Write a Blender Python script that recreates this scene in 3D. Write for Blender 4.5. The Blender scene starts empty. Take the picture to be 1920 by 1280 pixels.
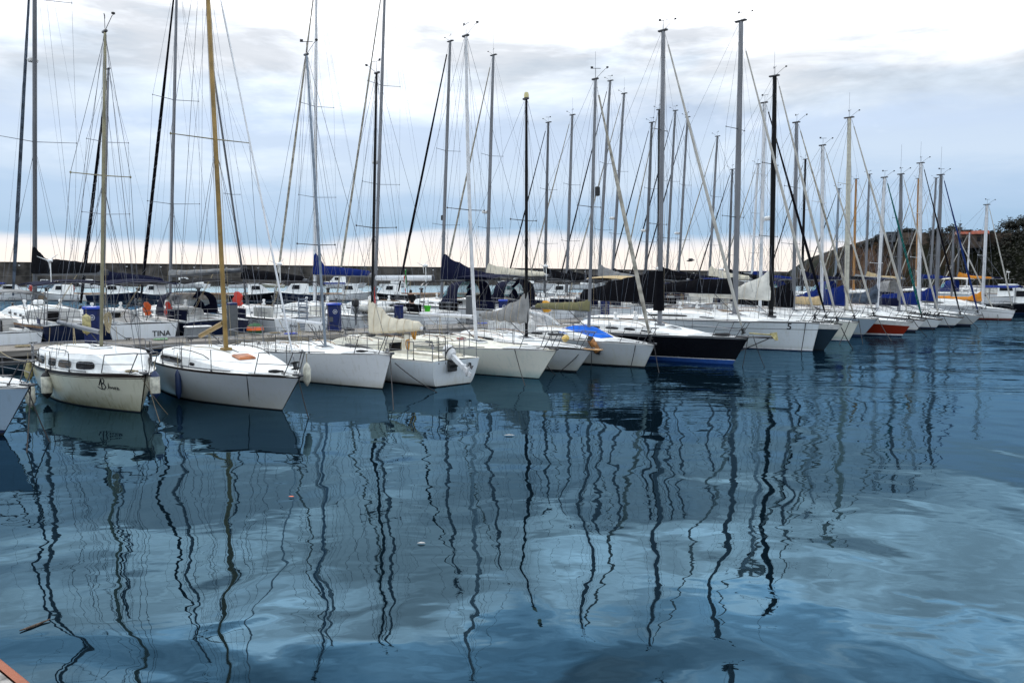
import bpy, math, random
from mathutils import Vector, Matrix
random.seed(7)
S = bpy.context.scene
COL = S.collection
R = math.radians
# ------------------------------------------------------------------ camera
CH, F, HOR = 3.5, 1500.0, 518.0
TH = math.atan((640 - HOR) / F)
cam = bpy.data.cameras.new('camera'); cam.lens = 36 * F / 1920; cam.sensor_width = 36
cam.sensor_fit = 'HORIZONTAL'; cam.clip_end = 6000; cam.clip_start = 0.1
co = bpy.data.objects.new('camera', cam); COL.objects.link(co)
co.location = (0, 0, CH); co.rotation_euler = (R(90) - TH, 0, 0)
S.camera = co

def ray(u, v):
    a, b = (u - 960) / F, (640 - v) / F
    y = math.cos(TH) + b * math.sin(TH)
    return a / y, (-math.sin(TH) + b * math.cos(TH)) / y
def at(u, v, Y):
    rx, rz = ray(u, v); return Vector((rx * Y, Y, CH + rz * Y))
def ground(u, v, z=0.0):
    rx, rz = ray(u, v); Y = (z - CH) / rz
    return Vector((rx * Y, Y, z))

# ------------------------------------------------------------------ materials
MATS = {}
def mat(name, c, rough=.5, metal=0., var=.08, scale=6., bump=0., bscale=30., spec=.5, alpha=1., stretch=(1, 1, 1), c2=None, coat=0.):
    if name in MATS: return MATS[name]
    m = bpy.data.materials.new(name); m.use_nodes = True
    nt = m.node_tree; N = nt.nodes; L = nt.links
    p = N['Principled BSDF']
    p.inputs['Roughness'].default_value = rough; p.inputs['Metallic'].default_value = metal
    p.inputs['Specular IOR Level'].default_value = spec
    p.inputs['Coat Weight'].default_value = coat
    tc = N.new('ShaderNodeTexCoord'); mp = N.new('ShaderNodeMapping'); mp.inputs['Scale'].default_value = stretch
    L.new(tc.outputs['Object'], mp.inputs['Vector'])
    nz = N.new('ShaderNodeTexNoise'); nz.inputs['Scale'].default_value = scale; nz.inputs['Detail'].default_value = 5
    L.new(mp.outputs['Vector'], nz.inputs['Vector'])
    mx = N.new('ShaderNodeMix'); mx.data_type = 'RGBA'
    d = c2 if c2 else tuple(max(0, x * (1 - 2.2 * var)) for x in c)
    mx.inputs['A'].default_value = (*d, 1)
    mx.inputs['B'].default_value = (*[min(1, x * (1 + var)) for x in c], 1)
    rp = N.new('ShaderNodeMapRange'); rp.inputs['From Min'].default_value = .3; rp.inputs['From Max'].default_value = .62
    L.new(nz.outputs['Fac'], rp.inputs['Value'])
    L.new(rp.outputs['Result'], mx.inputs['Factor'])
    L.new(mx.outputs['Result'], p.inputs['Base Color'])
    if bump:
        b = N.new('ShaderNodeBump'); b.inputs['Strength'].default_value = 1; b.inputs['Distance'].default_value = bump
        n2 = N.new('ShaderNodeTexNoise'); n2.inputs['Scale'].default_value = bscale; n2.inputs['Detail'].default_value = 4
        L.new(mp.outputs['Vector'], n2.inputs['Vector'])
        L.new(n2.outputs['Fac'], b.inputs['Height']); L.new(b.outputs['Normal'], p.inputs['Normal'])
    if alpha < 1: p.inputs['Alpha'].default_value = alpha
    MATS[name] = m
    return m

def hullmat(name, c, stain=(.33, .28, .12), amt=.5, rough=.22, hi=.3, streak=.25):
    """painted or gelcoat topsides: scum line just above the water and faint rain streaks"""
    if name in MATS: return MATS[name]
    m = bpy.data.materials.new(name); m.use_nodes = True
    nt = m.node_tree; N = nt.nodes; L = nt.links
    p = N['Principled BSDF']; p.inputs['Roughness'].default_value = rough; p.inputs['Specular IOR Level'].default_value = .45
    tc = N.new('ShaderNodeTexCoord'); sp = N.new('ShaderNodeSeparateXYZ'); L.new(tc.outputs['Object'], sp.inputs[0])
    mr = N.new('ShaderNodeMapRange'); mr.inputs['From Min'].default_value = hi; mr.inputs['From Max'].default_value = .02
    L.new(sp.outputs['Z'], mr.inputs['Value'])
    n1 = N.new('ShaderNodeTexNoise'); n1.inputs['Scale'].default_value = 2.2; n1.inputs['Detail'].default_value = 7; n1.inputs['Roughness'].default_value = .65
    L.new(tc.outputs['Object'], n1.inputs['Vector'])
    mp = N.new('ShaderNodeMapping'); mp.inputs['Scale'].default_value = (9, 9, .5); L.new(tc.outputs['Object'], mp.inputs['Vector'])
    n2 = N.new('ShaderNodeTexNoise'); n2.inputs['Scale'].default_value = 1.; n2.inputs['Detail'].default_value = 4; L.new(mp.outputs['Vector'], n2.inputs['Vector'])
    r2 = N.new('ShaderNodeMapRange'); r2.inputs['From Min'].default_value = .55; r2.inputs['From Max'].default_value = .8; r2.inputs['To Max'].default_value = streak
    L.new(n2.outputs['Fac'], r2.inputs['Value'])
    mu = N.new('ShaderNodeMath'); mu.operation = 'MULTIPLY'; L.new(mr.outputs[0], mu.inputs[0]); L.new(n1.outputs['Fac'], mu.inputs[1])
    m2 = N.new('ShaderNodeMath'); m2.operation = 'MULTIPLY_ADD'; m2.inputs[1].default_value = amt * 1.8; m2.use_clamp = True
    L.new(mu.outputs[0], m2.inputs[0]); L.new(r2.outputs[0], m2.inputs[2])
    mx = N.new('ShaderNodeMix'); mx.data_type = 'RGBA'; mx.inputs['A'].default_value = (*c, 1); mx.inputs['B'].default_value = (*stain, 1)
    L.new(m2.outputs[0], mx.inputs['Factor'])
    mp4 = N.new('ShaderNodeMapping'); mp4.inputs['Scale'].default_value = (1.1, 1.1, 9); L.new(tc.outputs['Object'], mp4.inputs['Vector'])
    n4 = N.new('ShaderNodeTexNoise'); n4.inputs['Scale'].default_value = 2.0; n4.inputs['Detail'].default_value = 8; n4.inputs['Roughness'].default_value = .7; L.new(mp4.outputs[0], n4.inputs['Vector'])
    r4 = N.new('ShaderNodeMapRange'); r4.inputs['From Min'].default_value = .60; r4.inputs['From Max'].default_value = .72; r4.inputs['To Max'].default_value = .38; L.new(n4.outputs['Fac'], r4.inputs['Value'])
    mx4 = N.new('ShaderNodeMix'); mx4.data_type = 'RGBA'; mx4.inputs['B'].default_value = (*[x * .45 for x in c], 1); L.new(r4.outputs[0], mx4.inputs['Factor']); L.new(mx.outputs['Result'], mx4.inputs['A'])
    L.new(mx4.outputs['Result'], p.inputs['Base Color'])
    b = N.new('ShaderNodeBump'); b.inputs['Distance'].default_value = .006; b.inputs['Strength'].default_value = .5
    n3 = N.new('ShaderNodeTexNoise'); n3.inputs['Scale'].default_value = 1.6; L.new(tc.outputs['Object'], n3.inputs['Vector'])
    L.new(n3.outputs['Fac'], b.inputs['Height']); L.new(b.outputs['Normal'], p.inputs['Normal'])
    MATS[name] = m
    return m

W = hullmat('white_gelcoat', (.82, .83, .84))
W2 = hullmat('cool_white_gelcoat', (.68, .73, .76), amt=.35)
CREAM = hullmat('cream_gelcoat', (.60, .59, .47), stain=(.17, .15, .05), amt=.8, hi=.5, streak=.4)
IVORY = hullmat('ivory_gelcoat', (.79, .79, .70), stain=(.25, .42, .42), amt=.8, hi=.32)
GREYW = hullmat('grey_white_gelcoat', (.48, .52, .55), stain=(.38, .36, .25), amt=.5, hi=.6)
PALEB = hullmat('pale_blue_gelcoat', (.38, .52, .66), stain=(.2, .25, .25), amt=.3)
STEELB = hullmat('steel_blue_paint', (.13, .20, .27), stain=(.05, .07, .08), amt=.3)
NAVY = hullmat('navy_paint', (.008, .014, .04), stain=(.03, .03, .03), amt=.2, rough=.12, streak=.05)
BLACKH = hullmat('black_paint', (.006, .006, .009), stain=(.02, .02, .02), amt=.2, rough=.1, streak=.04)
SLATE = hullmat('slate_blue_paint', (.022, .04, .06), stain=(.03, .03, .03), amt=.2, rough=.18, streak=.05)
RED = hullmat('red_brown_paint', (.22, .022, .008), stain=(.05, .01, .01), amt=.3, rough=.3)
DECK = mat('deck_white', (.80, .80, .78), .45, var=.05, scale=5, bump=.002, bscale=90)
DECKC = mat('deck_cream', (.74, .71, .60), .5, var=.07, scale=5, bump=.002, bscale=90)
TEAK = mat('teak', (.30, .17, .085), .6, var=.25, scale=4, stretch=(1, 12, 1), bump=.003)
WOODR = mat('varnished_wood', (.33, .10, .03), .3, var=.25, scale=4, stretch=(1, 10, 1))
STRAKE = mat('dark_strake', (.035, .022, .018), .4)
WSTRAKE = mat('white_strake', (.72, .72, .70), .4)
GREYS = mat('grey_strake', (.16, .17, .18), .4)
AFB = mat('antifouling_black', (.012, .012, .014), .7)
AFN = mat('antifouling_navy', (.012, .025, .07), .6)
AFBL = mat('antifouling_blue', (.02, .08, .30), .5)
AFR = mat('antifouling_red', (.12, .02, .015), .7)
BTW = mat('boot_top_white', (.75, .76, .77), .35)
GLASS = mat('tinted_window', (.008, .008, .010), .12, var=.2, spec=.16)
CLEAR = mat('clear_vinyl', (.16, .40, .46), .12, var=.3, scale=2, spec=.7, alpha=.55)
SMOKE = mat('smoked_vinyl', (.55, .56, .57), .15, var=.3, scale=2, spec=.7, alpha=.55)
ALU = mat('anodised_aluminium', (.165, .17, .185), .45, .3, var=.12, scale=1.5, stretch=(1, 1, .3))
ALUD = mat('weathered_aluminium', (.095, .10, .112), .5, .3, var=.15, scale=1.5, stretch=(1, 1, .3))
ALUB = mat('blue_grey_aluminium', (.20, .24, .29), .4, .5, var=.12)
ALUW = mat('white_painted_spar', (.62, .63, .65), .4, var=.06)
GOLD = mat('gold_anodised_spar', (.26, .165, .05), .42, .35, var=.2, scale=2)
OLIVE = mat('bronze_anodised_spar', (.23, .21, .13), .45, .35, var=.2, scale=2)
ORWOOD = mat('varnished_spruce', (.40, .19, .05), .35, var=.2, scale=3, stretch=(4, 4, .4))
BLACKM = mat('black_spar', (.006, .006, .007), .5, .0, spec=.12)
STEEL = mat('stainless_steel', (.22, .22, .23), .32, .8, var=.1)
STEELD = mat('tarnished_steel', (.07, .07, .075), .4, .6, var=.2)
WIRE = mat('rigging_wire', (.09, .095, .11), .45, .5)
WIREL = mat('pale_rigging_wire', (.20, .21, .24), .45, .4)
RUBBER = mat('black_rubber', (.010, .010, .011), .6)
ROPEB = mat('black_rope', (.013, .013, .015), .85, bump=.003, bscale=120)
ROPET = mat('tan_rope', (.33, .27, .17), .9, var=.25, scale=30, bump=.004, bscale=90)
ROPEY = mat('orange_rope', (.50, .25, .04), .85, var=.25, scale=20)
ROPEW = mat('wet_rope', (.11, .09, .06), .9, var=.25, scale=30)
ROPER = mat('red_rope', (.42, .035, .02), .85, var=.25, scale=20)
ROPEG = mat('green_rope', (.25, .42, .25), .85, var=.25, scale=20)
def cloth(name, c, var=.07, bump=.085): return mat(name, c, .9, var=var, scale=3, bump=bump, bscale=2.6, spec=.08)
CBLK = cloth('black_canvas', (.004, .004, .006)); CNAVY = cloth('navy_canvas', (.006, .008, .028))
CBLUE = cloth('blue_canvas', (.007, .020, .13)); CBRT = cloth('bright_blue_canvas', (.02, .14, .62))
CWHT = cloth('white_canvas', (.72, .70, .64)); CCRM = cloth('cream_canvas', (.66, .60, .48))
CGRY = cloth('grey_canvas', (.25, .25, .25), .12); COLV = cloth('olive_canvas', (.17, .16, .085))
CORG = cloth('orange_canvas', (.60, .23, .03)); CTAN = cloth('tan_canvas', (.50, .38, .22))
CSTL = cloth('slate_canvas', (.07, .09, .12), .3)
CGRN = cloth('green_canvas', (.012, .10, .09)); CSAIL = cloth('furled_sailcloth', (.43, .415, .38), .08, .02)
CDBLU = cloth('dark_blue_strip', (.012, .03, .12)); CDIRT = cloth('weathered_sailcloth', (.36, .335, .285), .25, .02)
PLB = mat('blue_plastic', (.005, .014, .085), .5, var=.25, spec=.3); PLBL = mat('bright_blue_plastic', (.012, .055, .42), .4)
PLG = mat('grey_plastic', (.075, .08, .085), .5); PLW = mat('white_plastic', (.75, .75, .74), .35)
PLR = mat('red_plastic', (.55, .03, .012), .5); PLO = mat('orange_plastic', (.75, .12, .015), .55)
HATCHO = mat('weathered_orange_hatch', (.40, .13, .04), .5, var=.25)
NONSKID = mat('nonskid_grey', (.56, .57, .57), .8, var=.12, scale=12, bump=.002, bscale=200)
PLGN = mat('green_plastic', (.06, .55, .02), .5); PLY = mat('yellow_plastic', (.65, .58, .28), .5)
FENW = mat('fender_vinyl', (.58, .56, .46), .45, var=.2, scale=9); FENY = mat('aged_fender_vinyl', (.42, .36, .16), .55, var=.25, scale=9)
FENO = mat('rusty_fender_vinyl', (.40, .17, .05), .6, var=.3, scale=9); FENB = mat('navy_fender_vinyl', (.014, .03, .09), .45)
DGREEN = mat('dark_green_canvas', (.01, .09, .03), .8)
FLAGG = mat('flag_green', (.01, .25, .03), .8); FLAGR = mat('flag_red', (.5, .02, .012), .8)
INK = mat('lettering_ink', (.012, .012, .016), .5, var=.02); INKW = mat('lettering_white', (.7, .72, .76), .5, var=.02)

# ------------------------------------------------------------------ mesh builder
class MB:
    def __init__(s): s.v = []; s.f = []; s.m = []
    def face(s, pts, m=0):
        i = len(s.v); s.v += [tuple(p) for p in pts]; s.f.append(tuple(range(i, i + len(pts)))); s.m.append(m)
    def loft(s, rings, m=0, closed=True, cap0=False, cap1=False, mats=None):
        n = len(rings[0]); b = len(s.v)
        for r in rings: s.v += [tuple(p) for p in r]
        for i in range(len(rings) - 1):
            for j in range(n if closed else n - 1):
                k = (j + 1) % n
                s.f.append((b + i * n + j, b + i * n + k, b + (i + 1) * n + k, b + (i + 1) * n + j))
                s.m.append(mats(i, j) if mats else m)
        if cap0: s.f.append(tuple(b + j for j in reversed(range(n)))); s.m.append(m)
        if cap1: s.f.append(tuple(b + (len(rings) - 1) * n + j for j in range(n))); s.m.append(m)
    def tube(s, pts, r, n=6, m=0, flat=1.0):
        pts = [Vector(p) for p in pts]; k = len(pts)
        rr = r if isinstance(r, (list, tuple)) else [r] * k
        rings = []; ref = None
        for i, p in enumerate(pts):
            d = (pts[min(i + 1, k - 1)] - pts[max(i - 1, 0)])
            if d.length < 1e-9: d = Vector((0, 0, 1))
            d.normalize()
            if ref is None:
                ref = Vector((1, 0, 0)) if abs(d.x) < .8 else Vector((0, 1, 0))
            a = (ref - d * ref.dot(d)).normalized(); ref = a; c = d.cross(a)
            rings.append([p + (a * math.cos(2 * math.pi * j / n) + c * math.sin(2 * math.pi * j / n) * flat) * rr[i] for j in range(n)])
        s.loft(rings, m, True, True, True)
    def box(s, c, d, m=0, rot=0., bev=0.):
        cx, cy, cz = c; x, y, z = d[0] / 2, d[1] / 2, d[2] / 2
        cr, sr = math.cos(rot), math.sin(rot)
        e = min(bev, x * .9, y * .9, z * .9)
        def ring(xx, yy, zz):
            if e:
                q = [(-xx + e, -yy), (xx - e, -yy), (xx, -yy + e), (xx, yy - e), (xx - e, yy), (-xx + e, yy), (-xx, yy - e), (-xx, -yy + e)]
            else: q = [(-xx, -yy), (xx, -yy), (xx, yy), (-xx, yy)]
            return [(cx + a * cr - b * sr, cy + a * sr + b * cr, cz + zz) for a, b in q]
        if e: rs = [ring(x - e, y - e, -z), ring(x, y, -z + e), ring(x, y, z - e), ring(x - e, y - e, z)]
        else: rs = [ring(x, y, -z), ring(x, y, z)]
        s.loft(rs, m, True, True, True)
    def lathe(s, prof, n=14, m=0, c=(0, 0, 0), ax=None, mats=None):
        """prof: (radius, height) pairs along ax"""
        ax = Vector(ax or (0, 0, 1)).normalized(); o = Vector(c)
        a = Vector((1, 0, 0)) if abs(ax.x) < .8 else Vector((0, 1, 0)); a = (a - ax * a.dot(ax)).normalized(); b = ax.cross(a)
        rings = [[o + ax * h + (a * math.cos(2 * math.pi * j / n) + b * math.sin(2 * math.pi * j / n)) * max(r, 1e-4) for j in range(n)] for r, h in prof]
        s.loft(rings, m, True, True, True, (lambda i, j: mats[i]) if mats else None)
    def build(s, name, mats, parent=None, smooth=True, ang=40):
        me = bpy.data.meshes.new(name); me.from_pydata(s.v, [], s.f)
        for m in (mats if isinstance(mats, (list, tuple)) else [mats]): me.materials.append(m)
        me.polygons.foreach_set('material_index', s.m)
        if smooth:
            me.polygons.foreach_set('use_smooth', [True] * len(s.f))
            me.update()
            try: me.set_sharp_from_angle(angle=R(ang))
            except Exception: pass
        me.update()
        o = bpy.data.objects.new(name, me); COL.objects.link(o)
        if parent: o.parent = parent
        return o

def empty(name, label, cat, loc, rz=0., group=None):
    o = bpy.data.objects.new(name, None); COL.objects.link(o); o.empty_display_size = .3
    o.location = loc; o.rotation_euler = (0, 0, rz); o['label'] = label; o['category'] = cat
    if group: o['group'] = group
    return o
def tag(o, label, cat, group=None):
    o['label'] = label; o['category'] = cat
    if group: o['group'] = group
    return o
def dup(src, parent, loc):
    o = src.copy(); COL.objects.link(o); o.parent = parent; o.location = loc
    return o
def textpts(txt, size):
    cu = bpy.data.curves.new('lettering', 'FONT'); cu.body = txt; cu.size = size; cu.offset = size * .018; cu.resolution_u = 2
    o = bpy.data.objects.new('lettering', cu); COL.objects.link(o)
    dg = bpy.context.evaluated_depsgraph_get()
    me = bpy.data.meshes.new_from_object(o.evaluated_get(dg))
    vs = [tuple(v.co) for v in me.vertices]; fs = [tuple(p.vertices) for p in me.polygons]
    bpy.data.objects.remove(o); bpy.data.curves.remove(cu); bpy.data.meshes.remove(me)
    return vs, fs
def lerp(a, b, t): return a + (b - a) * t
def sst(a, b, x):
    t = max(0., min(1., (x - a) / (b - a))); return t * t * (3 - 2 * t)
def sag(a, b, s=.1, n=8):
    a, b = Vector(a), Vector(b)
    return [a.lerp(b, i / n) - Vector((0, 0, s * 4 * (i / n) * (1 - i / n))) for i in range(n + 1)]

def on_boat(H, u, y, z):
    """point over the boat's own length that lies in the direction of pixel column u"""
    rx = ray(u, 560)[0]; a = H.world((0, y, z)); hx, hy = math.cos(H.hd), math.sin(H.hd)
    k = (rx * a.y - a.x) / (hx - rx * hy); return H.world((k, y, z))
# ------------------------------------------------------------------ boats
HD1 = R(-46)          # near row: bows towards us and to the right
HD2 = R(133)          # far side of the pontoon: bows away and to the left

class Hull:
    def __init__(s, L, B, zb, zm, zs, rake, td=0., ov=.25, bs=.74, ent=2.0, went=1.45):
        s.L, s.B, s.zb, s.zm, s.zs, s.rake, s.td, s.ov, s.bs, s.ent, s.went = L, B, zb, zm, zs, rake, td, ov, bs, ent, went
    def sheer(s, t):
        a, b, c = 0., .38, 1.
        return s.zs * (t - b) * (t - c) / ((a - b) * (a - c)) + s.zm * (t - a) * (t - c) / ((b - a) * (b - c)) + s.zb * (t - a) * (t - b) / ((c - a) * (c - b))
    def xd(s, t): return lerp(-s.L / 2 + s.td, s.L / 2, t)
    def xw(s, t): return lerp(-s.L / 2 + s.ov, s.L / 2 - s.rake, t)
    def half(s, t):
        sm = .42
        if t < sm: f = s.bs + (1 - s.bs) * math.sin(math.pi / 2 * t / sm)
        else: f = 1 - ((t - sm) / (1 - sm)) ** s.ent
        return max(.02, f * s.B / 2)
    def halfw(s, t):
        sm = .42
        if t < sm: f = s.bs * .9 + (1 - s.bs * .9) * math.sin(math.pi / 2 * t / sm)
        else: f = 1 - ((t - sm) / (1 - sm)) ** s.went
        return max(.012, f * s.B / 2 * .76)
    def pt(s, t, z, side):
        zs = s.sheer(t); q = z / zs
        x = s.xw(t) + (s.xd(t) - s.xw(t)) * q
        b, w = s.half(t), s.halfw(t)
        if q >= 0: y = w + (b - w) * min(1, q) ** lerp(.42, .95, t)
        else: y = w * (1 - .45 * min(1, (-z / .4)) ** 1.4)
        return Vector((x, side * y, z))
    def tx(s, x): return (x + s.L / 2 - s.td) / (s.L - s.td)   # deck x -> t
    def deck(s, t, f=0.):
        """point on the deck, f = -1 starboard edge .. 1 port edge"""
        b = s.half(t); return Vector((s.xd(t), f * b, s.sheer(t) + .06 * b * (1 - f * f)))

def prof(pairs, t):
    for (a, x), (b, y) in zip(pairs, pairs[1:]):
        if t <= b:
            q = (t - a) / (b - a) if b > a else 0; q = max(0, min(1, q)); q = q * q * (3 - 2 * q)
            return x + (y - x) * q
    return pairs[-1][1]

def cover_mesh(Lb, h0, h1, wd=.12, tall=.12, under=.09, seed=0, lumps=.02):
    """sail cover or flaked sail: stands tall along the mast, lies along the boom"""
    rnd = random.Random(seed); ph = [rnd.uniform(0, 6) for _ in range(6)]
    m = MB(); rings = []; n = 34
    for i in range(n + 1):
        t = i / n; x = .16 - t * (Lb + .16)
        up = prof([(0, h0), (.035, h0 * .98), (tall, h0 * .55 + h1 * .45), (tall * 2.2, h1 * 1.1), (.6, h1 * .9), (.97, h1 * .55), (1, h1 * .25)], t)
        w = wd * prof([(0, .55), (.05, .9), (tall * 1.5, 1.0), (1, .6)], t)
        up *= 1 + lumps * 1.2 * math.sin(t * 13 + ph[0]) + lumps * .8 * math.sin(t * 47 + ph[1])
        w *= 1 + lumps * 3 * math.sin(t * 31 + ph[2]) + lumps * 4 * math.sin(t * 67 + ph[3])
        un = under * (1 + lumps * 3 * math.sin(t * 29 + ph[4]))
        ring = []
        for j in range(12):
            a = 2 * math.pi * j / 12
            cz = math.sin(a); cy = math.cos(a)
            z = cz * up if cz > 0 else cz * un
            yw = w * cy * (1 - .45 * max(0, cz) ** 1.2 * (up > .25))
            ring.append((x, yw + .012 * math.sin(t * 40 + j * 1.7 + ph[5]), z))
        rings.append(ring)
    m.loft(rings, 0, True, True, True)
    ties = MB()
    for i in (5, 10, 15, 20, 25, 30):
        rg = [Vector(q) for q in rings[i]]; c_ = sum(rg, Vector()) / 12; rg = [c_ + (q - c_) * 1.05 for q in rg]; ties.tube(rg + [rg[0]], .006, 4)
    m.ties = ties
    return m

STN = {}
def boat(key, label, L, B, f, hd=HD1, wl=None, tip=None, stern=None, pos=None, top=W, strake=STRAKE, sw=.07, boot=None, bz=(.05, .13), anti=AFB,
         rake=None, td=.0, ov=.25, bs=.74, ent=2.0, went=1.45, cove=None, deck=DECK, cabin=None, cw=.62, cock=(.05, .36), mast=None, boom=None, stay=None,
         lod=1, pulpit=True, rails=True, push=True, hood=None, bimini=None, wheel=False, group='sailing boats in the near row', name='sailing_boat', cat='sailboat',
         hatch=True, spw=1.0, shrouds=True, handrail=True, dodger=None, raft=False, vents=True, solar=False, arch=False, plank=False):
    """f = (bow, midship, stern) freeboard. wl/tip: pixels of the stem at the water and at deck level; fixes place, rake and bow height"""
    hx, hy = math.cos(hd), math.sin(hd)
    zb, zm, zs = f
    if wl:
        P = ground(*wl)
        if tip:
            rx, rz = ray(*tip)
            r = (rx * P.y - P.x) / (hx - rx * hy); Y = P.y + r * hy
            rake = max(.05, r); zb = CH + rz * Y
        elif rake is None: rake = .8
        pos = (P.x - (L / 2 - rake) * hx, P.y - (L / 2 - rake) * hy)
    elif stern:
        P = ground(*stern) if len(stern) == 2 else Vector((stern[0], stern[1], 0))
        pos = (P.x + (L / 2 - ov) * hx, P.y + (L / 2 - ov) * hy)
        if rake is None: rake = .12 * L
    if rake is None: rake = .1 * L
    root = empty(name, label, cat, (pos[0], pos[1], 0), hd, group)
    H = Hull(L, B, zb, zm, zs, rake, td, ov, bs, ent, went)
    root_inv = lambda p: Vector(((p.x - pos[0]) * hx + (p.y - pos[1]) * hy, -(p.x - pos[0]) * hy + (p.y - pos[1]) * hx, p.z))
    ns = 26 if lod < 2 else 16
    # ---- hull
    m = MB(); ts = [i / ns for i in range(ns + 1)]
    b0, b1 = bz
    def zrows(t):
        sh = H.sheer(t)
        z = [sh, sh - sw]
        if cove: z += [sh - cove[0], sh - cove[0] - cove[1]]
        zt = z[-1]
        z += [lerp(zt, b1, .3), lerp(zt, b1, .55), lerp(zt, b1, .75), lerp(zt, b1, .9), b1, b0, 0.0, -.2, -.42]
        return z
    rm = [1] + ([0, 4] if cove else []) + [0, 0, 0, 0, 0, 2, 3, 3, 3]
    nr = len(rm) + 1
    for side in (-1, 1):
        rings = [[H.pt(t, z, side) for z in zrows(t)] for t in ts]
        if side == 1: rings = rings[::-1]
        nm = len(rm)
        m.loft(rings, 0, False, mats=lambda i, j: rm[j])
    tr = zrows(0)
    for i in range(len(rm)):
        a, b = tr[i], tr[i + 1]
        m.face([H.pt(0, a, -1), H.pt(0, a, 1), H.pt(0, b, 1), H.pt(0, b, -1)], rm[i] if rm[i] != 1 else 0)
    bt = boot if boot else top
    hull = m.build('hull', [top, strake, bt, anti, cove[2] if cove else top], root, ang=50)
    # ---- deck with cockpit well
    m = MB()
    ca, cb = cock; cx = sorted(set([i / ns for i in range(ns + 1)] + [ca, ca + .004, cb, cb + .004]))
    rings = []
    for t in cx:
        b = H.half(t) - .012; sh = H.sheer(t) - .004
        inn = ca + .002 < t < cb + .002
        c = .58 * b; row = []
        for y in (-b, -b + .03, -c - .1, -c - .04, -c, 0, c, c + .04, c + .1, b - .03, b):
            q = 1 - (y / max(b, .03)) ** 2; z = sh + .05 * b * q
            if abs(abs(y) - b) < 1e-6: z = sh + .018
            if inn and abs(y) <= c + 1e-6: z = sh - .38
            elif inn and abs(y) <= c + .05: z = sh + .13
            row.append((H.xd(t), y, z))
        rings.append(row)
    m.loft(rings, 0, False)
    m.build('deck', deck, root, ang=25)
    # ---- cabin
    ctop = lambda x: H.sheer(max(0, min(1, H.tx(x)))) + .04
    if cabin:
        xa, xf, hc, sl = cabin['a'], cabin['b'], cabin['h'], cabin.get('slope', .55)
        def csec(t):
            q = (t - xa) / (xf - xa)
            h = hc * (1 - .88 * sst(sl, 1.0, q) ** .9) * (1 + .06 * q if q < sl else 1)
            w = min(cw * B / 2, H.half(t) - cabin.get('side', .2) * min(1, B / 3)) * (1 - .25 * sst(.75, 1, q)); w = max(.12, w)
            z0 = H.sheer(t) + .0; x = H.xd(t)
            return [(x, -w, z0), (x, -w * .95, z0 + h * .7), (x, -w * .86, z0 + h * .96), (x, -w * .5, z0 + h * 1.06), (x, 0, z0 + h * 1.1),
                    (x, w * .5, z0 + h * 1.06), (x, w * .86, z0 + h * .96), (x, w * .95, z0 + h * .7), (x, w, z0)]
        m = MB(); nn = 22
        m.loft([csec(lerp(xa, xf, i / nn)) for i in range(nn + 1)], 0, False)
        m.face(csec(xa)); m.face(csec(xf)[::-1])
        cab = m.build('cabin', deck, root, ang=19)
        def ctop(x):
            t = H.tx(x)
            if t < xa or t > xf: return H.sheer(max(0, min(1, t))) + .04
            return csec(t)[4][2]
        for wi, (s0, s1, v0, v1) in enumerate(cabin.get('win', [])):
            for side in ((-1, 1) if lod < 2 else ((-1,) if hd == HD1 else (1,))):
                m = MB(); pts = []
                for j in range(20):
                    a = 2 * math.pi * j / 20; ex = .5 if s1 - s0 < .5 * (1) else .35
                    c, d = math.cos(a), math.sin(a)
                    u = math.copysign(abs(c) ** ex, c); v = math.copysign(abs(d) ** ex, d)
                    t = lerp(xa, xf, lerp(s0, s1, .5 + u / 2)); k = lerp(v0, v1, .5 + v / 2)
                    q = csec(t); A = Vector(q[0]); Bq = Vector(q[1]); p = A.lerp(Bq, k)
                    if side == 1: p.y = -p.y
                    n = Vector((0, side, .12)); pts.append(p + n * .016)
                cen = sum(pts, Vector()) / len(pts); cen.y += side * .006
                for j in range(20): m.face([pts[j], pts[(j + 1) % 20], cen] if side == -1 else [pts[(j + 1) % 20], pts[j], cen])
                m.build('cabin_window', GLASS, cab, False)
        # companionway
        m = MB(); q = csec(xa); z0 = q[0][2]
        m.box((q[0][0] - .02, 0, z0 + hc * .38 - .1), (.03, .52, hc * .9 + .2), bev=.01); m.build('companionway', WOODR if cabin.get('wood') else GLASS, cab)
        if lod < 2 and handrail:
            for side in (-1, 1):
                m = MB(); pp = []
                for i in range(9):
                    t = lerp(lerp(xa, xf, .1), lerp(xa, xf, .58), i / 8); q = csec(t)[2]
                    pp.append((q[0], side * abs(q[1]) * .92, q[2] + (.055 if i % 8 else .0) + .01))
                m.tube(pp, .014, 5); m.build('handrail', cabin.get('rail', TEAK), cab)
        if hatch:
            t = lerp(xa, xf, cabin.get('hatch', .72)); q = csec(t); q2 = csec(t + .02); pit = math.atan2(q2[4][2] - q[4][2], q2[4][0] - q[4][0])
            m = MB(); m.box((0, 0, .03), (.5, .5, .06), 0, bev=.02); m.box((0, 0, .066), (.42, .42, .01), 1, bev=.004)
            h = m.build('deck_hatch', [cabin.get('hatchm', PLW), cabin.get('hatchg', GLASS)], root); h.location = (q[4][0], 0, q[4][2] - .005); h.rotation_euler = (0, -pit, 0)
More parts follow.
